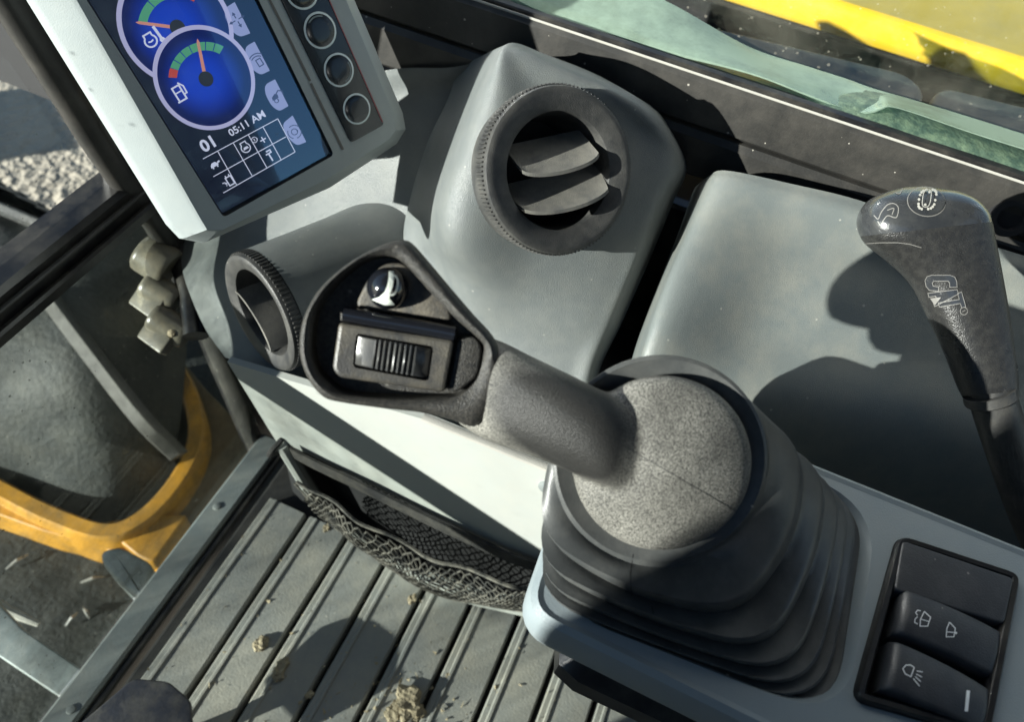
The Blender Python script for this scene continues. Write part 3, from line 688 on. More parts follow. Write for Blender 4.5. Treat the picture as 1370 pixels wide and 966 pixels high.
v, f = loft([[MF.p(p[0], p[1], w) for p in r] for r, w in rings], cap0=False)
b = MB().add(v, f)
Sp = [(46, -112), (299, 291), (447, 207), (292, -112)]
sO = rpoly([MF.uv(*p) for p in Sp], .003, 3)
b.add(*fillholes(rF, [sO], lambda u, v_: MF.p(u, v_, 0)))
hs = b.build('housing', 'housing', mon, sharp=28)
# recess wall and screen
n = len(sO); si = inset(sO, .0014)
b = MB().add([MF.p(p[0], p[1], .0) for p in sO]+[MF.p(p[0], p[1], -.004) for p in si], [(i, (i+1) % n, (i+1) % n+n, i+n) for i in range(n)]); b.build('screen_surround', 'gloss', mon)
WS = -.0040
EM = {'bg': glow('screen_dark', (.004, .006, .014), .5), 'lil': glow('screen_lilac', (.30, .34, .55), .30), 'grn': glow('screen_green', (.09, .36, .20), .30), 'red': glow('screen_red', (.42, .06, .05), .36),
      'ndl': glow('screen_needle', (.50, .22, .17), .38), 'txt': glow('screen_text', (.55, .58, .70), .36), 'ink': glow('screen_ink', (.03, .035, .07), .5), 'ring': glow('screen_ring', (.42, .42, .62), .33), 'grad': glow('screen_gradient', (0, 0, 1), .27, True), 'hub': glow('screen_hub', (.012, .015, .02), .6)}
sv, sf = fill(si); scr = mk('screen', [MF.p(p[0], p[1], WS) for p in sv], sf, EM['bg'], mon, smooth=False)
def smap(w): return lambda px, py, e=0.: MF.px(px, py, WS+w+e)
def sdraw(name, shapes, w, m): return draw(name, shapes, smap(w), EM[m], scr, .00002)
pxm = .43/1000*DM/.43                                   # metres per pixel on the screen (about)
def circ(c, r, n=72):                            # true circle on the screen, returned as uv
    u, v_ = MF.uv(c[0], c[1], WS); return [(u+r*math.cos(2*PI*i/n), v_+r*math.sin(2*PI*i/n)) for i in range(n)]
def gauge(c, rpx, w, stop, a_red, needle, reds, grn):
    R_ = rpx*pxm; u, v_ = MF.uv(c[0], c[1], WS); n = 72; vs = [MF.p(u, v_, WS+w)]; cs = [(.01, .07, .55)]; fs = []
    for k, (rr, col) in enumerate([(.35, (.010, .06, .50)), (.62, (.006, .03, .26)), (.82, (.003, .010, .07)), (1., (.003, .005, .012))]):
        for i in range(n):
            a = 2*PI*i/n; vs.append(MF.p(u+R_*rr*math.cos(a)-.1*R_*(1-rr), v_+R_*rr*math.sin(a)+.02*R_, WS+w)); cs.append(col)
            p = 1+k*n+i; q = 1+k*n+(i+1) % n
            fs.append((0, p, q) if k == 0 else (p-n, q-n, q, p))
    gz = mk('gauge', vs, fs, EM['grad'], scr, smooth=False, colors=cs)
    ro = circ(c, R_*1.02); ri = circ(c, R_*.935)
    mk('gauge_ring', [MF.p(p[0], p[1], WS+w+.0001) for p in ro+ri], [(i, (i+1) % n, (i+1) % n+n, i+n) for i in range(n)], EM['ring'], scr, smooth=False)
    def pol(th, r): a = math.radians(th); return (c[0]+r*math.cos(a), c[1]+r*math.sin(a))
    def seg(t0, t1): return fill(arc(c, rpx*.82, t0, t1, 6)+arc(c, rpx*.63, t1, t0, 6))
    sdraw('gauge_scale', [seg(a+.7, b_-.7) for a, b_ in grn], w+.00012, 'grn'); sdraw('gauge_warning', [seg(*r_) for r_ in reds], w+.00012, 'red')
    nx = unit(np.array(needle)-np.array(c)); pn_ = np.array([-nx[1], nx[0]]); cc = np.array(c)
    tip = np.array(needle); sdraw('needle', [fill([cc+pn_*2.4, tip-nx*5+pn_*2.0, tip, tip-nx*5-pn_*2.0, cc-pn_*2.4])], w+.0002, 'ndl')
    hb = circ(c, 9*pxm, 30); mk('needle_hub', [MF.p(p[0], p[1], WS+w+.00032) for p in hb], [tuple(range(30))], EM['hub'], scr, smooth=False)
gauge((237.5, 36.5), 65, .0001, 0, 0, (181, 29), [(288, 302)], [(186, 222), (222, 252), (252, 286)])
gauge((275, 105), 60.5, .0006, 0, 0, (264, 51), [(182, 197)], [(197, 211), (211, 227), (227, 243), (243, 257), (257, 270), (270, 285), (285, 300)])
ax = np.array([.863, -.506]); ay = np.array([-.53, -.85])       # screen right / up in the picture
ic = lambda shapes, c, s: xf(shapes, c, ax*s, ay*s)
# engine temperature and fuel pump icons
sdraw('icon', ic([stroke(arc((0, -.1), .55, 130, 410, 14), .16), stroke([(-.36, .32), (-.36, .62), (.36, .62), (.36, .32)], .16), stroke([(-.25, -.1), (0, -.18), (.25, -.1)], .14), stroke([(.95, -.45), (.85, .95)], .26), stroke(arc((.95, -.5), .14, 0, 360, 8), .2, True)], (201, 53), 15), .0003, 'txt')
sdraw('icon', ic([stroke([(-.5, -.8), (-.5, .8), (.3, .8), (.3, -.8), (-.7, -.8)], .18), stroke([(-.45, .15), (.25, .15)], .14), stroke([(.32, -.3), (.62, -.3), (.66, .5), (.3, 1.05)], .16)], (241, 124), 13), .0008, 'txt')
for poly in ([(299.6, 11), (314, 2), (335, 44), (321.5, 49), (310.5, 42), (301.4, 23.7)], [(328, 62), (340.6, 55), (361, 94), (349, 100), (338, 93), (329, 76.6)], [(354, 113), (368, 105.5), (386, 141.4), (373.5, 148.7), (363.4, 141.4), (355, 126)], [(378.3, 164.8), (391.5, 154), (409.8, 189.6), (397.3, 194.6), (387.4, 186.3), (380, 174.7)]):
    sdraw('soft_key', [fill(rpoly(poly, [6, 1, 1, 5, 6, 6], 4))], .0001, 'lil')
def arrow(a): c, s = math.cos(a), math.sin(a); return [stroke([(.2*c, .2*s), (.75*c, .75*s)], .12), fill([(1.0*c, 1.0*s), (.62*c-.22*s, .62*s+.22*c), (.62*c+.22*s, .62*s-.22*c)])]
sdraw('icon', ic(sum([arrow(a) for a in (0, PI/2, PI, 3*PI/2)], []), (317, 26), 12), .0002, 'ink')
sdraw('icon', ic([stroke(arc((-.1, -.5), 1.1, 40, 130, 10), .12), stroke(arc((-.1, -.5), .8, 40, 130, 10), .12), stroke([(-.25, -.9), (-.25, -.1), (.3, -.1), (.3, -.9)], .12, True)], (344, 78), 12), .0002, 'ink')
sdraw('icon', ic([fill([(-.7, -.3), (.1, -.3), (.2, .1), (-.1, .35), (-.6, .1)]), stroke([(0, .2), (.5, .5), (.9, .2), (.8, -.2)], .14), stroke(arc((-.3, -.5), .25, 0, 360, 8), .1, True)], (370, 128), 11), .0002, 'ink')
sdraw('icon', ic([stroke(arc((0, 0), .75, 20, 110, 8), .1), stroke(arc((0, 0), .75, 140, 230, 8), .1), stroke(arc((0, 0), .75, 260, 350, 8), .1), stroke(arc((0, 0), .35, 0, 360, 10), .1, True)], (394, 176), 12), .0002, 'ink')
def tx(s, p, size, bold, w=.0002, nm='text'):
    sdraw(nm, [text2d(s, p, ax*size, ay*size, bold)], w, 'txt')
tx('01', (273, 204), 23, .03); tx('05:11 AM', (309, 182.5), 14.0, .018)
def z5(a, b_): return (230+a*.16566, 130+b_*.16566)
gl_ = [stroke([z5(250, 497), z5(855, 172)], 1.1), stroke([z5(335, 640), z5(920, 318)], 1.1), stroke([z5(415, 772), z5(995, 440)], 1.1), stroke([z5(855, 172), z5(995, 440)], 1.1)]
gl_ += [stroke([z5(*a), z5(*b_)], 1.1) for a, b_ in (((370, 435), (525, 710)), ((497, 370), (650, 637)), ((617, 302), (768, 570)), ((735, 237), (882, 503)))]
draw('status_grid', gl_, smap(.0002), EM['txt'], scr, .00003)
sdraw('icon', ic([fill([(-.7, -.25), (.55, -.25), (.5, .1), (.2, .4), (-.3, .4), (-.6, .1)]), fill([(.5, -.05), (.95, .05), (.95, .3), (.55, .25)]), fill([(-.5, -.5), (-.3, -.5), (-.3, -.25), (-.5, -.25)]), fill([(.2, -.5), (.4, -.5), (.4, -.25), (.2, -.25)])], z5(345, 545), 9), .0003, 'txt')
sdraw('icon', ic([stroke(arc((0, -.15), .65, 125, 415, 14), .15), stroke([(-.4, .38), (-.4, .75), (.4, .75), (.4, .38)], .15), fill([(-.45, -.35), (.4, -.35), (.3, 0), (-.25, 0)])], z5(592, 400), 9.5), .0003, 'txt')
sdraw('icon', ic([stroke(arc((-.6, .3), .4, 0, 360, 12), .1, True), stroke([(-.6, .1), (-.6, .5)], .12), stroke([(.0, -.3), (.9, -.3)], .16), stroke([(.45, -.75), (.45, .15)], .16)], z5(705, 340), 9.5), .0003, 'txt')
sdraw('icon', ic([stroke([(0, -.9), (0, .3)], .22), stroke([(-.45, .35), (.45, .35), (.45, .75), (-.2, .75)], .2)], z5(790, 470), 9), .0003, 'txt')
sdraw('icon', ic([stroke([(-.1, -.8), (-.1, .5), (.75, .5), (.75, -.8)], .18, True), stroke([(.05, .5), (.05, .85)], .16), stroke([(.6, .5), (.6, .85)], .16), stroke([(-.2, -.2), (-.6, -.2)], .12), stroke(arc((-.7, -.3), .35, -60, 120, 6), .12)], z5(450, 675), 9), .0003, 'txt')
# cover glass over the screen
mk('cover_glass', [MF.p(p[0], p[1], -.0022) for p in si], [tuple(range(n))], 'lens', mon, smooth=False)
# button strip
bp_ = rpoly([MF.uv(*p) for p in ((325, -112), (380, 9), (469, 191), (514, 166), (441, 0), (392, -112))], .003, 3)
MT['strip'] = mat('button_membrane', (.010, .016, .022), .22, .05, 900., ds=30., coat=.3, speck=.25)
MT['worn'] = mat('button_wear', (.16, .19, .19), .35, .1, 900., ds=60.)
MT['line'] = mat('button_line', (.62, .70, .70), .4)
MT['redl'] = mat('red_line', (.35, .09, .10), .5)
stp = mk('button_strip', *prism(MF, bp_, -.002, .0009, .0006), 'strip', mon)
sm = lambda w: (lambda px, py, e=0.: MF.px(px, py, w+e))
for (c, r) in (((402, -14), 20.5), ((427, 40), 20.3), ((452, 93), 19.6), ((476, 145), 18.8)):
    u, v_ = MF.uv(*c); rr = r*.455/1000*DM/.43
    bt = mk('button', *lathe(Frame(MF.p(u, v_, .0005), MF.n, MF.x), [(rr*1.02, 0), (rr, .0010), (rr*.9, .0016), (rr*.5, .0019), (rr*.1, .0020)], 40), 'strip', mon)
    nn = 48; vo = [MF.p(u+rr*1.06*math.cos(2*PI*i/nn), v_+rr*1.06*math.sin(2*PI*i/nn), .0016) for i in range(nn)]; vi = [MF.p(u+rr*.93*math.cos(2*PI*i/nn), v_+rr*.93*math.sin(2*PI*i/nn), .0019) for i in range(nn)]
    mk('button_rim', vo+vi, [(i, (i+1) % nn, (i+1) % nn+nn, i+nn) for i in range(nn)], 'line', bt)
    random.seed(int(c[0])); wear = []
    for k in range(3 if r < 20.4 else 2):
        a0 = random.uniform(0, 360); pts = arc((0, 0), .86, a0, a0+random.uniform(50, 110), 9)
        pts += [(q[0]*random.uniform(.62, .74), q[1]*random.uniform(.62, .74)) for q in pts[::-1]]; wear.append(fill(pts))
    def bm_(a, b_, e=0., u=u, v_=v_, rr=rr): return MF.p(u+a*rr, v_+b_*rr, .0021+e)
    if c[1] < 120: draw('worn_patch', wear, bm_, 'worn', bt)
    draw('dots', [fill(arc((x, y), .055, 0, 330, 6)) for x, y in ((0, .3), (-.08, .1), (.1, .05), (-.12, -.1), (.06, -.14), (.22, -.2), (-.02, -.3))], bm_, 'line', bt)
draw('red_line', [stroke([(441, 0), (512, 163)], 1.2), stroke([(396, -104), (441, 0)], 1.2)], sm(.0013), 'redl', mon)
draw('groove', [stroke([(331, -60), (380, 37), (415, 108)], 3.2), stroke([(416, 111), (459, 200)], 3.2)], sm(.0004), 'cover', mon)
# mounting arm behind
mk('mount_arm', *tube([MF.p(.05, .05, -.072), MF.p(.06, .02, -.10), W(440, 190, .68)], [.022, .02, .024], 14), 'black', mon)

# ================================================================== TRAY
tray = thing('side_tray', (.42, -.12, ZF), 'moulded grey side tray below the side window', 'tray')
rows_ = g3([
 [(930, 250, .60), (948, 236, .535), (972, 228, .508), (1060, 246, .500), (1150, 268, .495), (1260, 308, .490), (1370, 342, .485), (1450, 368, .482)],
 [(925, 262, .60), (938, 252, .530), (964, 246, .502), (1056, 268, .496), (1146, 290, .491), (1256, 328, .486), (1366, 362, .482), (1450, 388, .48)],
 [(905, 318, .60), (912, 318, .520), (938, 310, .496), (1046, 322, .503), (1140, 336, .501), (1250, 368, .497), (1364, 400, .492), (1450, 424, .486)],
 [(886, 366, .58), (890, 372, .505), (912, 376, .483), (1030, 384, .499), (1134, 396, .497), (1248, 418, .495), (1364, 446, .491), (1450, 470, .48)],
 [(862, 430, .57), (866, 438, .500), (885, 446, .475), (1004, 450, .496), (1120, 462, .496), (1245, 480, .493), (1366, 510, .49), (1450, 530, .478)],
 [(843, 490, .57), (850, 500, .500), (868, 510, .482), (980, 530, .490), (1110, 550, .492), (1240, 570, .490), (1370, 600, .488), (1450, 620, .486)],
 [(830, 560, .58), (840, 570, .54), (860, 590, .52), (980, 640, .53), (1110, 680, .53), (1240, 700, .53), (1380, 740, .53), (1460, 760, .53)],
 [(830, 640, .60), (840, 650, .58), (860, 670, .57), (980, 740, .58), (1110, 790, .58), (1240, 820, .58), (1380, 860, .58), (1460, 880, .58)]])
for r in rows_: r += [r[-1]+np.array([0, -.10, -.002]), r[-1]+np.array([0, -.30, -.006])]
g = patch(rows_, 7)
v, f = gridmesh(g); mk('tray_shell', v, f, 'tray', tray, sharp=70)
mk('support', *box(.36, .50, -.30, -.02, ZF, O[2]-.52, .02), 'void', tray)

# ================================================================== CONSOLE
con = thing('arm_console', (.18, -.30, ZF), 'grey armrest console carrying the joystick boot and switches', 'console')
frc = Frame((0, 0, ZC), (0, 0, 1), (1, 0, 0))
pl = rpoly([(.1165, .004), (.2535, .012), (.2555, -.42), (.104, -.42)], [.016, .02, .01, .01], 6)
rings = []
for ins, w in ((.030, -.075), (.014, -.060), (.004, -.034), (.0015, -.026), (0, -.020), (0, -.006), (.0012, -.002), (.004, 0.), (.0065, -.0008)):
    rings.append([frc.p(p[0], p[1], w) for p in inset(pl, ins)])
bp0 = rpoly([(.1245, -.0045), (.244, -.004), (.244, -.140), (.132, -.136)], [.03, .03, .035, .03], 8)
b = MB(); v, f = loft(rings, cap0=True, cap1=False); b.add(v, f)
sfp = [frc.uv(*p) for p in ((1200, 716), (1364, 770), (1322, 990), (1138, 938))]
sfo = rpoly(sfp, .007, 5)
topo = [np.array(p) for p in inset(pl, .0065)]
b.add(*fillholes(topo, [bp0, sfo], lambda u, v_: frc.p(u, v_, -.0008)))
nb = len(bp0)
rim = [[frc.p(p[0], p[1], w) for p in inset(bp0, i_)] for i_, w in ((0, -.0008), (.0012, -.0022), (.004, -.006), (.006, -.012))]
b.add(*loft(rim, cap0=False, cap1=True))
b.add(*loft([[frc.p(p[0], p[1], w) for p in sfo] for w in (-.0008, -.014)], cap0=False, cap1=True))
b.build('top_shell', 'console', con, sharp=35)
mk('under_shell', *box(.128, .238, -.42, -.02, ZC-.12, ZC-.070, .02), 'gloss', con)
mk('pedestal', *box(.14, .25, -.52, -.40, ZF, ZC-.03, .02), 'gloss', con)
# switch frame
so_ = inset(sfo, .0004); s2 = inset(sfo, .0045)
q = [(so_, -.004), (so_, .0016), (inset(sfo, .0012), .0026), (inset(sfo, .0034), .0024), (s2, .0008), (s2, -.010)]
mk('switch_frame', *loft([[frc.p(p[0], p[1], w) for p in r] for r, w in q], cap0=False, cap1=True), 'gloss', con)
def uvq(*pp_): return [frc.uv(*p) for p in pp_]
bl = mk('blank_plate', *prism(frc, rpoly(uvq((1203, 726), (1352, 777), (1339, 838), (1192, 793)), .003, 4), -.008, .0030, .0012), 'switch', con)
def rocker(c4, hgt, tilt, dip):
    A, B, C, D = [np.array(p) for p in uvq(*c4)]        # A,B = far long edge (left,right) ; D,C = near edge
    rings = []; n = 22
    for i in range(n+1):
        t = i/n; a = A*(1-t)+B*t; d_ = D*(1-t)+C*t
        z = hgt+tilt*(t-.5)-dip*(2*t-1)**2
        e = .0022; cr_ = min(1, min(t, 1-t)/.06); z -= .0028*(1-cr_)**2
        prof = []
        for s, w in ((0., -.008), (0., z-e), (.03, z-e*.35), (.09, z), (.5, z+.0007), (.91, z), (.97, z-e*.35), (1., z-e), (1., -.008)):
            p = a*(1-s)+d_*s; prof.append(frc.p(p[0], p[1], w))
        rings.append(prof)
    v, f = loft(rings); return mk('rocker_switch', v, f, 'switch', con, sharp=45)
rk1 = rocker([(1203, 791), (1342, 848), (1330, 908), (1192, 850)], .0052, -.003, .0022)
rk1['label'] = 'black rocker switch with wiper symbols'
rk2 = rocker([(1188, 860), (1326, 925), (1318, 985), (1174, 925)], .0058, -.004, .0024)
rk2['label'] = 'black rocker switch with work light symbol'
k1 = caster(bvh(rk1), .00015); k2 = caster(bvh(rk2), .00015)
def z2(a, b_): return (1120+a*.3374, 640+b_*.3374)
zz = lambda L_: [z2(*p) for p in L_]
def sub(pts, n=4):
    out = []
    for a, b_ in zip(pts[:-1], pts[1:]):
        for j in range(n): out.append(tuple(np.array(a)*(1-j/n)+np.array(b_)*j/n))
    return out+[pts[-1]]
draw('wiper_symbol', [stroke(sub(zz([(345, 530), (370, 553), (358, 588), (328, 588), (330, 560), (345, 530)])), 1.2), stroke(zz([(330, 560), (365, 570)]), 1.1), stroke(zz([(330, 528), (318, 525), (310, 535), (318, 545)]), 1.1), stroke(zz([(318, 550), (308, 560), (306, 573), (318, 580)]), 1.1)], k1, 'white', rk1)
draw('wiper_symbol', [stroke(sub(zz([(445, 572), (468, 597), (462, 630), (432, 630), (434, 598), (445, 572)])), 1.2), stroke(zz([(432, 610), (468, 614)]), 1.1), fill(arc(z2(470, 615), 1.6, 0, 330, 8))], k1, 'white', rk1)
draw('lamp_symbol', [stroke(sub(zz([(305, 752), (292, 788), (270, 778), (260, 757), (272, 743), (290, 742), (305, 752)])), 1.4), stroke(zz([(315, 766), (338, 770)]), 1.2), stroke(zz([(312, 778), (335, 790)]), 1.2), stroke(zz([(308, 788), (330, 808)]), 1.2), stroke(zz([(300, 796), (325, 826)]), 1.2)], k2, 'white', rk2)
draw('indicator_mark', [stroke(zz([(519, 843), (515, 885), (511, 926)]), 4.6)], k2, 'white', rk2)

# ================================================================== JOYSTICK
DH = .292                                        # distance of the joystick head
joy = thing('joystick', (.181, -.072, ZC-.01), 'black joystick with horn button, thumb roller and rubber boot', 'joystick')
CN = camdir(-.02, .12, -1.)
CF = Frame(W(886, 622, .302), CN, camdir(1, 0, 0))
RC = 120*.302/1000
# boot: circle at the collar morphs into a rounded rectangle on the console
bp1 = rpoly([(.121, -.002), (.242, -.006), (.242, -.138), (.132, -.135)], [.026, .02, .022, .03], 15)
def resamp(poly, n, start):
    P = [np.array(p, float) for p in poly]; P.append(P[0]); s = [0]
    for a, b_ in zip(P[:-1], P[1:]): s.append(s[-1]+np.linalg.norm(b_-a))
    out = []
    for i in range(n):
        t = ((i/n+start) % 1)*s[-1]; k = max(j for j in range(len(s)-1) if s[j] <= t); f_ = (t-s[k])/(s[k+1]-s[k]+1e-12); out.append(P[k]*(1-f_)+P[k+1]*f_)
    return out
NB = 96
RCOL = 146*.302/1000
top_ring = [CF.p(math.cos(2*PI*i/NB)*RCOL, math.sin(2*PI*i/NB)*RCOL, -.006) for i in range(NB)]
cen2 = np.mean(bp1, axis=0)
base_ring = []
for i in range(NB):                              # match by angle about the axis
    d = top_ring[i]-CF.p(0, 0, -.006); a = math.atan2(d@np.array([0, 1., 0]), d@np.array([1., 0, 0]))
    base_ring.append(a)
P1 = resamp(bp1, 480, 0); ang = [math.atan2(p[1]-cen2[1], p[0]-cen2[0]) for p in P1]
br_ = []
for a in base_ring:
    k = min(range(480), key=lambda j: abs((ang[j]-a+PI) % (2*PI)-PI)); br_.append(np.array([P1[k][0], P1[k][1], ZC-.010]))
c_top = CF.p(0, 0, -.006); c_bot = np.array([cen2[0], cen2[1], ZC-.010])
def bring(rho, h):
    out = []
    for p, q in zip(top_ring, br_):
        out.append(c_top*(1-h)+c_bot*h+(p-c_top)*(1-rho)+(q-c_bot)*rho)
    return out
rings = [[CF.p(math.cos(2*PI*i/NB)*RC*.93, math.sin(2*PI*i/NB)*RC*.93, -.008) for i in range(NB)],
         [CF.p(math.cos(2*PI*i/NB)*RC*1.05, math.sin(2*PI*i/NB)*RC*1.05, -.0065) for i in range(NB)],
         [CF.p(math.cos(2*PI*i/NB)*RCOL*.965, math.sin(2*PI*i/NB)*RCOL*.965, -.0045) for i in range(NB)],
         [CF.p(math.cos(2*PI*i/NB)*RCOL*.995, math.sin(2*PI*i/NB)*RCOL*.995, -.0052) for i in range(NB)]]
rings.append(bring(0., 0.)); r0_, h0_ = .02, .03
for r1_, h1_, h2_ in ((.37, .20, .34), (.60, .44, .55), (.75, .62, .695), (.86, .745, .80), (.945, .84, .885), (1.02, .92, .96)):
    for k in (.0, .3, .6, .85): rings.append(bring(r0_+(r1_-.015-r0_)*k, h0_+(h1_-h0_)*(k**1.25)))
    rings += [bring(r1_-.005, h1_+.002), bring(r1_+.006, h1_+.02), bring(r1_+.004, h1_+(h2_-h1_)*.6), bring(r1_-.02, h2_-.01), bring(r1_-.05, h2_)]
    r0_, h0_ = r1_-.045, h2_+.012
rings.append(bring(.99, 1.))
v, f = loft(rings, cap0=False, cap1=False); boot = mk('boot', v, f, 'boot', joy, sharp=38)
seam = caster(bvh(boot), .0001)
MT['seamline'] = mat('seam_dark', (.012, .013, .013), .6)
draw('mould_seam', [stroke(sub([(847, 742), (843, 768), (845, 798)], 6), 1.2), stroke(sub([(872, 812), (874, 822)], 2), 1.2)], seam, 'seamline', boot)
# cap dome
capp = [(RC*.95, -.009), (RC*.99, -.005), (RC, -.0015), (RC*.985, .0012), (RC*.95, .003), (RC*.85, .0055), (RC*.7, .0085), (RC*.5, .0118), (RC*.3, .0145), (RC*.1, .016), (RC*.02, .0163)]
v, f = lathe(CF, capp, 72); capvf = (v, f); o_world['_cap'] = (v, f)
class _C: name = '_cap'
capo = _C()

# handle: loft of round sections between outline pairs
def section(a, b_, da, db, ratio=1., n=28, ex=2.2, shift=0.):
    A = W(a[0], a[1], da); B = W(b_[0], b_[1], db); c = (A+B)/2; x = (A-B)/2; r = np.linalg.norm(x); vd = unit(c-O); y = unit(vd-unit(x)*(vd@unit(x)))*r*ratio
    out = []
    for i in range(n):
        t = 2*PI*i/n; cs, sn = math.cos(t), math.sin(t)
        out.append(c+y*shift+x*abs(cs)**(2/ex)*np.sign(cs)+y*abs(sn)**(2/ex)*np.sign(sn))
    return out
hs_ = [((628, 440), (612, 566), .326, .326, .55, .0), ((646, 448), (640, 584), .316, .315, .75, .05), ((674, 458), (670, 596), .310, .309, .85, .0), ((712, 477), (716, 612), .306, .305, .95, 0.), ((760, 500), (764, 631), .302, .302, 1., 0), ((805, 522), (806, 648), .300, .300, 1., .0), ((838, 536), (832, 658), .301, .301, 1., .1), ((866, 538), (852, 672), .307, .306, 1., .2), ((888, 540), (868, 684), .320, .318, .9, .3), ((910, 544), (884, 688), .345, .342, .8, .3)]
ctrl = [section(a, b_, da, db, r, shift=s) for a, b_, da, db, r, s in hs_]
cols = [spline([ctrl[j][i] for j in range(len(ctrl))], 5) for i in range(28)]
rings = [[cols[i][j] for i in range(28)] for j in range(len(cols[0]))]
v, f = loft(rings); o_world['_hnd'] = (v, f)
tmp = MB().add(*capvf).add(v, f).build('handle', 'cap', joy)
md = tmp.modifiers.new('r', 'REMESH'); md.mode = 'VOXEL'; md.voxel_size = .0008; md.use_smooth_shade = True
md = tmp.modifiers.new('s', 'SMOOTH'); md.factor = .5; md.iterations = 30
dg_ = bpy.context.evaluated_depsgraph_get(); me_ = bpy.data.meshes.new_from_object(tmp.evaluated_get(dg_)); tmp.modifiers.clear(); tmp.data = me_
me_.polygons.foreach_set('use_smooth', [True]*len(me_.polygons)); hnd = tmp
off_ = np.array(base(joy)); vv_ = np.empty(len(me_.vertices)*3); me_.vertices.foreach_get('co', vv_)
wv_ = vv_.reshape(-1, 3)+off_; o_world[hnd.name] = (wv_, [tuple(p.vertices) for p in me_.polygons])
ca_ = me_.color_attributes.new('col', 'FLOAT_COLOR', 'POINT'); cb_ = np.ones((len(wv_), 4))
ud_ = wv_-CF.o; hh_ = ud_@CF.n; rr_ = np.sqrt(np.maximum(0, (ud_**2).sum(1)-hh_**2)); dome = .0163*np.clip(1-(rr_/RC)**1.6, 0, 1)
cb_[:, :3] = (.05+.75*np.clip(1-(hh_-dome-.001)/.008, 0, 1))[:, None]; ca_.data.foreach_set('color', cb_.ravel()); me_.materials.clear(); me_.materials.append(MT['grip_dust_lit'])  # cap paled for dust and for direct sun painted in, handle kept dark
hc = caster(bvh(hnd), .00010)
draw('mould_seam', [stroke(sub([(676, 516), (720, 535), (800, 575), (868, 616), (930, 652), (984, 684)], 8), 1.)], hc, 'seamline', hnd)

# head shell: rim, cavity and back
HN = camdir(.06, .10, -1.)
HF = Frame(W(525, 440, DH), HN, camdir(1, 0, 0))
hu = lambda L_, w=0.: [HF.uv(a, b_, w) for a, b_ in L_]
outer_px = [(397, 462), (401, 432), (414, 402), (432, 378), (460, 354), (492, 334), (522, 321), (540, 320), (552, 326), (575, 352), (605, 388), (636, 424), (658, 448), (668, 470), (669, 512), (660, 548), (636, 574), (606, 566), (566, 556), (510, 549), (455, 541), (430, 534), (411, 512), (400, 486)]
inner_px = [(414, 457), (419, 420), (432, 396), (449, 376), (466, 361), (482, 350), (502, 343), (520, 342), (536, 349), (553, 366), (580, 396), (608, 425), (634, 448), (647, 462), (647, 476), (643, 496), (634, 515), (613, 531), (580, 534), (520, 534), (462, 528), (440, 516), (424, 500), (416, 480)]
def dn(L_): return [np.array(p) for p in spline(L_, 4, closed=True)]
ho = dn(hu(outer_px)); hi = dn(hu(inner_px))
mix = lambda t: [a*(1-t)+b_*t for a, b_ in zip(ho, hi)]
hcen = np.mean(ho, axis=0)
shr = lambda P, t: [p*(1-t)+hcen*t for p in P]
rr = [(shr(ho, .55), -.034), (shr(ho, .30), -.031), (shr(ho, .12), -.022), (shr(ho, .03), -.012), (ho, -.006), (mix(.10), -.0025), (mix(.30), -.0004), (mix(.55), .0002), (mix(.82), -.0006), (hi, -.0022), (hi, -.008), (shr(hi, .02), -.0105)]
v, f = loft([[HF.p(p[0], p[1], w) for p in P] for P, w in rr]); shell = mk('head_shell', v, f, 'grip', joy, sharp=42)
MT['dustseat'] = mat('dusty_recess', (.035, .034, .032), .6, .4, 900., dust=.7, dustcol=(.17, .145, .105), ds=45., dthr=.5)
# horn seat + horn button
hp = lambda *p: hu(p)
mk('button_seat', *prism(HF, rpoly(hp((470, 412), (489, 372), (508, 352), (540, 350), (560, 372), (600, 408), (606, 432), (560, 426)), .004, 4), -.0104, -.0062, .0015), 'dustseat', joy)
MT['hornblack'] = mat('horn_gloss', (.008, .009, .012), .10, 0, ds=30., coat=.6, speck=.0)
hb = HF.uv(517, 386); rb = 28.5*DH/1000
fb = Frame(HF.p(hb[0], hb[1], -.006), camdir(.03, -.08, -1), HF.x)
v, f = lathe(fb, [(rb*.96, -.003), (rb, 0), (rb*.985, .002), (rb*.93, .0036), (rb*.8, .0056), (rb*.62, .0072), (rb*.4, .0084), (rb*.2, .009), (rb*.02, .0092)], 48); horn = mk('horn_button', v, f, 'hornblack', joy, sharp=70)
hk = caster(bvh(horn), .00012)
def z7(a, b_): return (380+a*.25885, 310+b_*.2588)
bell = [z7(*p) for p in ((455, 350), (492, 338), (520, 312), (535, 275), (541, 235), (541, 205), (566, 202), (568, 240), (560, 285), (548, 318), (545, 345), (572, 378), (520, 378))]
draw('horn_symbol', [fill(bell), stroke([z7(*p) for p in spline([(553, 226), (572, 228), (586, 250), (584, 290), (568, 322), (548, 326)], 4)], 2.2)], hk, 'green', horn)
# divider ridge
pth = [HF.p(*HF.uv(a, b_), -.0030) for a, b_ in ((458, 420), (500, 428), (560, 438), (608, 447))]
mk('divider', *tube(spline(pth, 4), [.0030]*13, 10), 'hornblack', joy)
mk('divider_wall', *prism(HF, hp((452, 418), (612, 446), (610, 456), (452, 430)), -.0104, -.0048, .001), 'grip', joy)
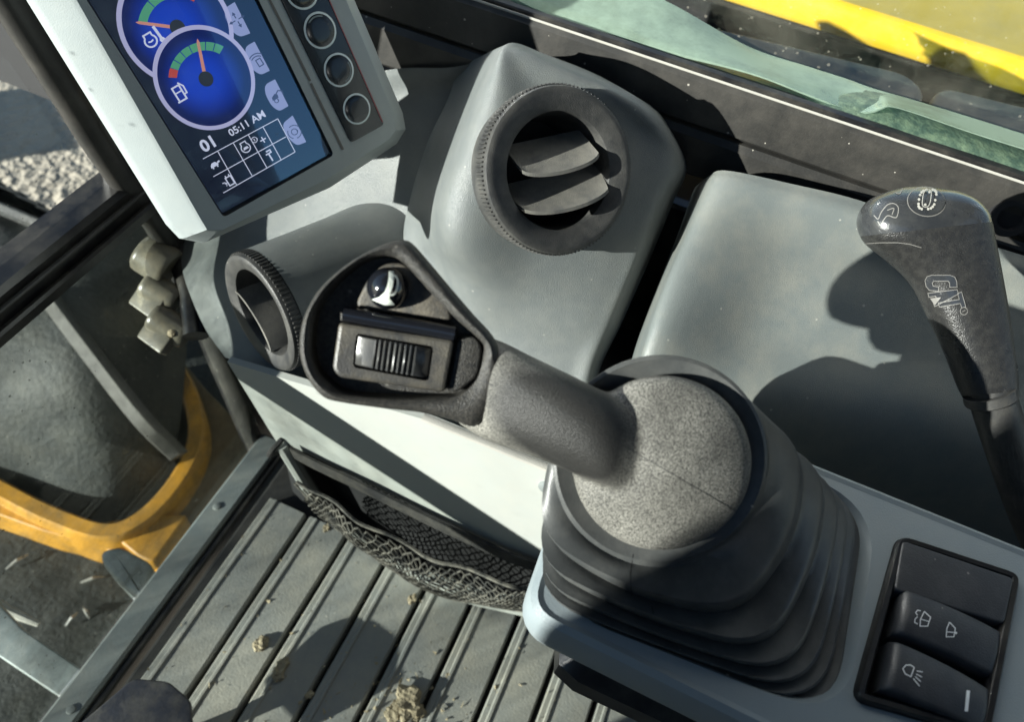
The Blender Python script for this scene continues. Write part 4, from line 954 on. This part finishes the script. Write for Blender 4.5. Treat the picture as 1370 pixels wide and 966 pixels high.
# switch block and roller
blk = rpoly(hp((452, 431), (608, 455), (595, 526), (452, 506), (443, 494)), .0022, 4)
win = rpoly(hp((476, 446), (580, 464), (573, 511), (471, 492)), .0018, 4)
rs = [(blk, -.0104), (blk, -.0030), (inset(blk, .0006), -.0018), (inset(blk, .0016), -.0014)]
b = MB().add(*loft([[HF.p(p[0], p[1], w) for p in P] for P, w in rs], cap1=False))
b.add(*fillholes([tuple(p) for p in inset(blk, .0016)], [win], lambda u, v_: HF.p(u, v_, -.0014)))
b.add(*loft([[HF.p(p[0], p[1], w) for p in win] for w in (-.0014, -.0075)], cap0=False))
MT['block'] = mat('switch_block', (.035, .034, .032), .45, .35, 1200., dust=.5, dustcol=(.16, .14, .10), ds=34., dthr=.48)
b.build('switch_block', 'block', joy, sharp=30)
A, B, C, D = [np.array(HF.uv(*p)) for p in ((479, 449), (577, 466), (571, 507), (474, 489))]
b = MB(); rings = []; n = 80
for i in range(n+1):
    t = i/n; a = A*(1-t)+B*t; d_ = D*(1-t)+C*t
    z = -.0045+.0052*math.sqrt(max(0, 1-((t-.47)/.56)**2))
    if .24 < t < .80: z += .00075*math.cos((t-.24)/.56*2*PI*8.)-.0004
    if t > .80: z -= .0016*(t-.80)/.2
    rings.append([HF.p(*(a*(1-s)+d_*s), w) for s, w in ((0, -.007), (.0, z-.0012), (.05, z), (.5, z+.0002), (.95, z), (1, z-.0012), (1, -.007))])
v, f = loft(rings); MT['roller'] = mat('roller_satin', (.05, .052, .054), .30, .08, 900., dust=.25, dustcol=(.2, .18, .13), ds=40.); mk('thumb_roller', v, f, 'roller', joy, sharp=60)
mk('rest_plate', *prism(HF, rpoly(hp((612, 452), (636, 450), (646, 466), (640, 505), (612, 527), (598, 526)), .003, 4), -.0104, -.0040, .0012), 'grip', joy)
# split line of the two grip halves
hs2 = caster(bvh(shell), .00012); draw('split_line', [stroke(sub([(408, 394), (426, 403)], 4), 1.3)], hs2, 'seamline', shell)
hs3 = caster(bvh(shell, hnd), .00012); draw('split_line', [stroke(sub([(640, 508), (660, 516)], 4), 1.2)], hs3, 'seamline', shell)

# ================================================================== BLADE LEVER
DK = .405
lev = thing('blade_lever', W(1420, 900, .46), 'black hand lever with embossed lettering and symbols on its knob', 'lever')
ks = [((1292, 530), (1357, 524), .80), ((1284, 512), (1356, 506), .80), ((1268, 470), (1350, 466), .80), ((1246, 422), (1341, 414), .78), ((1224, 380), (1332, 364), .72), ((1194, 350), (1325, 330), .66), ((1163, 325), (1320, 306), .62), ((1152, 302), (1314, 286), .62), ((1155, 282), (1300, 268), .60), ((1168, 266), (1280, 257), .55), ((1192, 255), (1255, 252), .45), ((1212, 250), (1236, 249), .25)]
ctrl = [section(a, b_, DK, DK, r, n=36, ex=2.5) for a, b_, r in ks]
cols = [spline([ctrl[j][i] for j in range(len(ctrl))], 5) for i in range(36)]
rings = [[cols[i][j] for i in range(36)] for j in range(len(cols[0]))]
lo_ = rings[:31]; hi_ = rings[30:]
v, f = loft(rings[:33], cap1=False); knob = mk('knob', v, f, 'knob', lev, sharp=60)
v, f = loft(rings[32:], cap0=False); knobt = mk('knob_top', v, f, 'knobtop', lev, sharp=60)
kc = caster(bvh(knob, knobt), .00015)
def z3(a, b_): return (1130+a*.32086, 230+b_*.3209)
kz = lambda L_: [z3(*p) for p in L_]
# glossy top inlay edge and round emblem button
draw('inlay_edge', [stroke(sub(kz([(88, 298), (150, 294), (220, 294), (270, 300), (320, 315)]), 5), .9)], kc, 'emboss', knob)
pts = arc(z3(341, 124), 24, 0, 360, 36, ry=18, rot=8)[:-1]
draw('emblem_plate', [fill(pts)], caster(bvh(knob, knobt), .0006), 'knobtop', knob)
draw('emblem_rim', [stroke(arc(z3(341, 124), 25.5, 0, 350, 36, ry=19.5, rot=8), 1.2)], kc, 'emboss', knob)
ke = caster(bvh(knob, knobt), .0009)
dots = []
for i in range(18):
    a = 2*PI*i/18; cx_, cy_ = 341+math.copysign(abs(math.cos(a))**.55, math.cos(a))*34+(-10*math.sin(a)), 122+math.copysign(abs(math.sin(a))**.7, math.sin(a))*37
    dots.append(fill(arc(z3(cx_, cy_), 1.9, 0, 300, 5)))
draw('track_emblem', dots+[stroke([z3(*p) for p in spline([(335, 88), (356, 92), (352, 130), (340, 152), (320, 148), (322, 110)], 4, closed=True)], .9, True), fill(arc(z3(349, 96), 1.6, 0, 330, 7)), fill(arc(z3(330, 145), 1.6, 0, 330, 7))], ke, 'trim', knob)
draw('animal_emblem', [stroke([z3(*p) for p in spline([(122, 180), (140, 196), (152, 170), (178, 138), (205, 132), (224, 150), (215, 190), (180, 182), (160, 205), (150, 222), (138, 205)], 4)], 1.2), stroke([z3(*p) for p in spline([(178, 160), (205, 152), (198, 178)], 4)], 1.1), stroke([z3(*p) for p in spline([(208, 68), (226, 62), (240, 72), (228, 92), (210, 86)], 4)], 1.2)], kc, 'emboss', knob)
# raised lettering
exv = np.array([.42, .91])*37; eyv = np.array([.96, -.10])*44
def letters(s, p0, ex, ey, nm):
    return draw(nm, s, kc, 'emboss', knob)
def O2(pts): return [z3(*p) for p in pts]
C_o = O2([(356, 492), (342, 476), (337, 452), (345, 434), (362, 429), (440, 430), (458, 438), (466, 456), (468, 480), (438, 480), (437, 462), (430, 454), (372, 454), (367, 462), (370, 474), (392, 478), (394, 496)])
A_o = O2([(350, 504), (468, 490), (474, 508), (378, 560), (371, 538), (386, 529), (381, 516), (354, 521)])
T_o = O2([(486, 500), (504, 562), (487, 566), (481, 548), (398, 562), (392, 545), (477, 531), (470, 506)])
for lt_ in (C_o, A_o, T_o):
    draw('letter', [fill(lt_)], caster(bvh(knob, knobt), .0004), 'knobtop', knob); draw('letter_edge', [stroke(sub(lt_+[lt_[0]], 3)[:-1], .8, True)], caster(bvh(knob, knobt), .0005), 'emboss', knob)
draw('logo_triangle', [fill(O2([(360, 525), (404, 521), (380, 554)]))], caster(bvh(knob, knobt), .0007), 'emboss', knob)
draw('registered_mark', [stroke(arc(z3(497, 580), 5, 0, 350, 14), .8), stroke(O2([(490, 583), (503, 576)]), .8)], kc, 'emboss', knob)
# shaft
a0 = W(1328, 525, DK); sp = [W(1318, 490, DK), W(1330, 540, DK+.002), W(1352, 610, DK+.012), W(1380, 690, DK+.03), W(1420, 790, DK+.05), W(1450, 900, DK+.08)]
v, f = tube(spline(sp, 4), .0115, 20); mk('shaft', v, f, 'black', lev)
cen_ = W(1325, 530, DK); fr = Frame(cen_, unit(W(1352, 610, DK+.012)-W(1318, 490, DK)), camdir(1, 0, 0)); v, f = lathe(fr, [(.0128, -.003), (.0132, .002), (.0125, .0028)], 28); mk('collar', v, f, 'black', lev)

# ================================================================== PEDAL AND SOIL
ped = thing('foot_pedal', onZ(190, 990, ZF), 'dark worn foot pedal plate near the sill', 'pedal')
frq = Frame((0, 0, ZF+.05), (0, 0, 1), (1, 0, 0)); MT['pedal'] = mat('pedal_dark', (.03, .032, .045), .5, .5, 200., dust=.6, dustcol=(.16, .145, .12), ds=24., dthr=.52)
pl = [frq.uv(*p) for p in ((70, 1000), (178, 908), (225, 912), (255, 938), (258, 1010), (120, 1080))]
mk('plate', *prism(frq, rpoly(pl, .006, 5), -.006, 0, .0015), 'pedal', ped)
mk('stem', *tube([frq.p(*frq.uv(190, 985), -.005), frq.p(*frq.uv(190, 990), -.05)], .008, 10), 'gloss', ped)
def clod(px, py, r, i):
    c = onZ(px, py, ZF+r*.35); bm = bmesh.new(); bmesh.ops.create_icosphere(bm, subdivisions=3, radius=r); rng = np.random.RandomState(i)
    ph = rng.rand(6)*6
    vs = []
    for q in bm.verts:
        d = q.co.normalized(); s = 1+.28*math.sin(d.x*4+ph[0])*math.sin(d.y*5+ph[1])+.16*math.sin(d.z*9+ph[2]+d.x*7)
        vs.append(np.array([d.x*r*s*1.2, d.y*r*s, d.z*r*s*.42])+c)
    fs = [tuple(q.index for q in g.verts) for g in bm.faces]; bm.free()
    return mk('soil_clod', vs, fs, 'soil', smooth=False, loc=c)
big = {(545, 940)}
for i, (a, b_, r) in enumerate([(349, 861, .0065), (379, 888, .0055), (545, 940, .013), (528, 952, .008), (372, 902, .006), (551, 802, .0045), (437, 706, .004), (560, 955, .006), (415, 930, .003), (600, 905, .0025)]):
    o = clod(a, b_, r, i)
    if r > .015: tag(o, 'largest lump of dry soil on the ribbed floor', 'soil clod')
    else: tag(o, 'small crumb of dry soil on the ribbed floor', 'soil clod', 'soil crumbs on the floor')

# ================================================================== SUNSHADE PLATE (added out of view, its shadow falls on the gravel)
A_ = onZ(68, 112, 0.); B_ = onZ(114, 196, 0.); hB = .45
A2 = A_-LD*(hB/-LD[2]); B2 = B_-LD*(hB/-LD[2])
bl_ = thing('sunshade_plate', ((A2[0]+B2[0])/2, (A2[1]+B2[1])/2, 0), 'added out-of-view blade standing on the gravel ahead of the cab', 'sunshade')
tt = unit(np.array([B2[0]-A2[0], B2[1]-A2[1], 0])); nn_ = np.array([tt[1], -tt[0], 0])
rings = []
for k in range(9):
    z = hB*k/8; off = .05*math.sin(PI*k/8)
    rings.append([np.array([A2[0], A2[1], z])+nn_*off, np.array([B2[0], B2[1], z])+nn_*off, np.array([B2[0], B2[1], z])+nn_*(off+.02), np.array([A2[0], A2[1], z])+nn_*(off+.02)])
mk('sunshade_sheet', *loft(rings), 'amber', bl_)
mk('sunshade_foot', *sweepbox([np.array([A2[0], A2[1], .03])+nn_*-.012, np.array([B2[0], B2[1], .03])+nn_*-.012], nn_, np.array([0, 0, 1.]), .02, .06), 'metal', bl_)

# fine grit scattered over the ribs
rng = np.random.RandomState(3); b = MB()
for i in range(900):
    k = rng.randint(17); y = .322-.0525*k-abs(rng.normal(0, .012)) % .046; x = rng.uniform(-.05, .28); r = .0006+.0016*rng.rand()**3
    if rng.rand() < .45: x, y = .12+rng.normal(0, .05), .08+rng.normal(0, .05)
    q = [np.array([x, y, ZF+.0012])+r*rng.normal(0, 1, 3)*np.array([1, 1, .5]) for _ in range(4)]
    b.add(q, [(0, 1, 2), (0, 1, 3), (1, 2, 3), (0, 2, 3)])
b.build('floor_grit', 'soil', fl, smooth=False)['kind'] = 'stuff'
